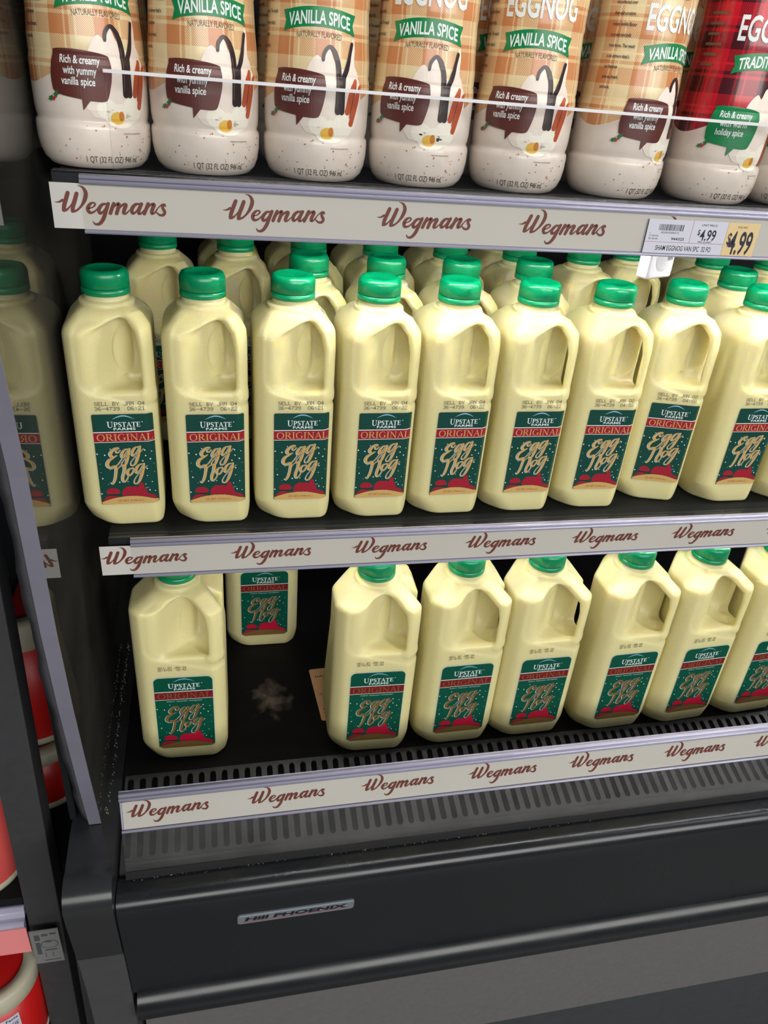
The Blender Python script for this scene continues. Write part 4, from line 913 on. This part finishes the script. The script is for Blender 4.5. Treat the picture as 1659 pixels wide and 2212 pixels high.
# ------------------------------------------------------------------ neighbouring display at the left
nb = thing('display_post', 'charcoal upright post of the neighbouring red tub display', 'post')
b = MB(); b.add([(x - 0.0, y, z) for z, xs in ((0.15, -0.004), (-1.10, -0.036)) for x, y in ((-0.143 + xs, -0.1), (-0.107 + xs, -0.1), (-0.107 + xs, -0.07), (-0.143 + xs, -0.07))],
      [(0, 1, 5, 4), (1, 2, 6, 5), (2, 3, 7, 6), (3, 0, 4, 7), (0, 3, 2, 1), (4, 5, 6, 7)], M['post']); b.obj('upright', nb, 0.0015)
sh2 = thing('display_shelf', 'dark shelf of the neighbouring display with a pink price strip', 'shelf')
b = MB(); b.box((-0.50, -0.095, -0.440), (-0.164, -0.06, -0.428), M['case']); b.box((-0.50, -0.0585, -0.440), (-0.105, 0.25, -0.428), M['case']); b.obj('shelf_board', sh2)
b = MB(); b.extrude_x([(-0.105, -0.466), (-0.1085, -0.466)] + arc(-0.107, -0.458, 0.0045, 230, 60, 8) + [(-0.095, -0.452), (-0.095, -0.440), (-0.1, -0.440)], -0.50, -0.163, M['ridge'], True); b.obj('ridge', sh2)
b = MB(); b.box((-0.50, -0.1075, -0.5140), (-0.1635, -0.1050, -0.4660), M['pink']); b.obj('pink_strip', sh2)
sh3 = thing('display_shelf', 'dark upper shelf of the neighbouring display behind the post', 'shelf')
b = MB(); b.box((-0.50, -0.055, -0.097), (-0.145, 0.25, -0.0855), M['case']); b.obj('shelf_board', sh3)
sh4 = thing('display_shelf', 'dark lower shelf of the neighbouring display under the ringed tub', 'shelf')
b = MB(); b.box((-0.50, -0.155, -0.702), (-0.168, 0.25, -0.6905), M['case']); b.obj('shelf_board', sh4)
tg = thing('corner_tag', 'small grey printed tag stuck at the end of the pink strip', 'tag', (-0.1600, -0.112, -0.5330))
P = Print(); P.rect(0, 0, 0.0310, 0.0700, M['greytag'])
for x, y, w, h in ((0.004, 0.05, 0.006, 0.012), (0.004, 0.02, 0.005, 0.026), (0.012, 0.058, 0.007, 0.005), (0.021, 0.060, 0.007, 0.004), (0.013, 0.026, 0.013, 0.003), (0.010, 0.004, 0.018, 0.002), (0.012, 0.012, 0.001, 0.010), (0.020, 0.012, 0.001, 0.010)):
    P.rect(x, y, x + w, y + h, M['greyprint'], 1)
P.ell(0.019, 0.040, 0.010, 0.009, M['greyprint'], 1); P.ell(0.019, 0.040, 0.0088, 0.0076, M['greytag'], 2); P.ell(0.0185, 0.0455, 0.004, 0.0016, M['greyprint'], 3)
link('tag_face', P.mesh('tag_face', lambda u, v, off: (u, -off, v * 0.9)), tg)
b = MB(); b.box((0, 0.0002, -0.001), (0.031, 0.0010, 0.064), M['greytag']); b.obj('tag_backing', tg)

def tub(x, y, z0, R, H, label, facing, upper=None, lidlook=True):
    t = thing('red_tub', label, 'tub', (x, y, z0), (0, 0, facing), 'red tubs in the neighbouring display')
    b = MB(); b.lathe([(0, 0.003), (R * 0.90, 0.003), (R * 0.93, 0.010), (R * 0.97, H * 0.86), (0, H * 0.86)], M[upper or 'tubred'], 72); b.obj('tub_body', t)
    b = MB(); b.lathe([(R * 0.86, 0.0), (R * 0.93, 0.0), (R * 0.945, 0.004), (R * 0.935, 0.010), (R * 0.90, 0.010)], M['rim'], 72); b.obj('base_rim', t)
    b = MB(); b.lathe([(R * 0.97, H * 0.80), (R, H * 0.81), (R * 1.01, H * 0.97), (R * 0.97, H), (R * 0.72, H), (R * 0.71, H * 0.975)], M['rim'], 72, caps=False); ld = b.obj('lid', t)
    b = MB(); b.lathe([(R * 0.715, H * 0.978), (R * 0.69, H * 0.972), (0, H * 0.972)], M['tubred'], 48); b.obj('lid_disc', ld)
    P = Print(); w = 0.046; h = H * 0.62
    P.rrect(0, 0, w, h, 0.001, M['tagw']); P.text('Nutrition Facts', 0.002, w - 0.002, h - 0.0075, 0.0050, M['tagink'], 1, 0.02)
    P.text('About 20 servings', 0.002, 0.030, h - 0.0125, 0.0022, M['tagink'], 1); P.rect(0.002, h - 0.0150, w - 0.002, h - 0.0140, M['tagink'], 1); P.text('Calories', 0.002, 0.022, h - 0.0210, 0.0040, M['tagink'], 1, 0.02); P.text('20', w - 0.011, w - 0.003, h - 0.0215, 0.0055, M['tagink'], 1, 0.02)
    k = 0; y_ = h - 0.026
    while y_ > 0.004:
        P.rect(0.002, y_ + 0.0030, w - 0.002, y_ + 0.0032, M['tagink'], 1); P.text(('Total Fat 0g', 'Sodium 0mg', 'Sugars 1g', 'Protein 0g')[k % 4], 0.002, 0.024, y_, 0.0020, M['tagink'], 1); P.text('0%', w - 0.007, w - 0.003, y_, 0.0020, M['tagink'], 1)
        y_ -= 0.0046; k += 1
    def onr(u, v, off): a = (u - w / 2) / R; zz = H * 0.09 + v; r = R * (0.93 + 0.04 * zz / (H * 0.86)) + 0.0004 + off; return (r * math.sin(a), -r * math.cos(a), zz)
    link('nutrition_label', P.mesh('nutrition_label', onr, 0.004), t)
tub(-0.219, -0.043, -0.4275, 0.055, 0.165, 'pale red tub with a nutrition label on the shelf above the pink strip', 0.05, 'tubpink')
tub(-0.216, -0.098, -0.690, 0.050, 0.145, 'red tub with beige ringed lid directly below the pink strip', 0.25)
tub(-0.163, 0.090, -0.3290, 0.058, 0.185, 'red tub glimpsed in the gap beside the partition, upper one', 2.6)
tub(-0.165, 0.072, -0.4275, 0.055, 0.0980, 'red tub low in the gap beside the partition, its beige lid showing', 2.6)
tub(-0.200, 0.030, -0.085, 0.055, 0.15, 'red tub at the left picture edge high beside the post', 0.75)

# ------------------------------------------------------------------ setting
b = MB(); b.box((-3.0, -3.5, -1.14), (3.5, 1.2, -1.10), M['floor']); fo = b.obj('floor'); fo['kind'] = 'structure'
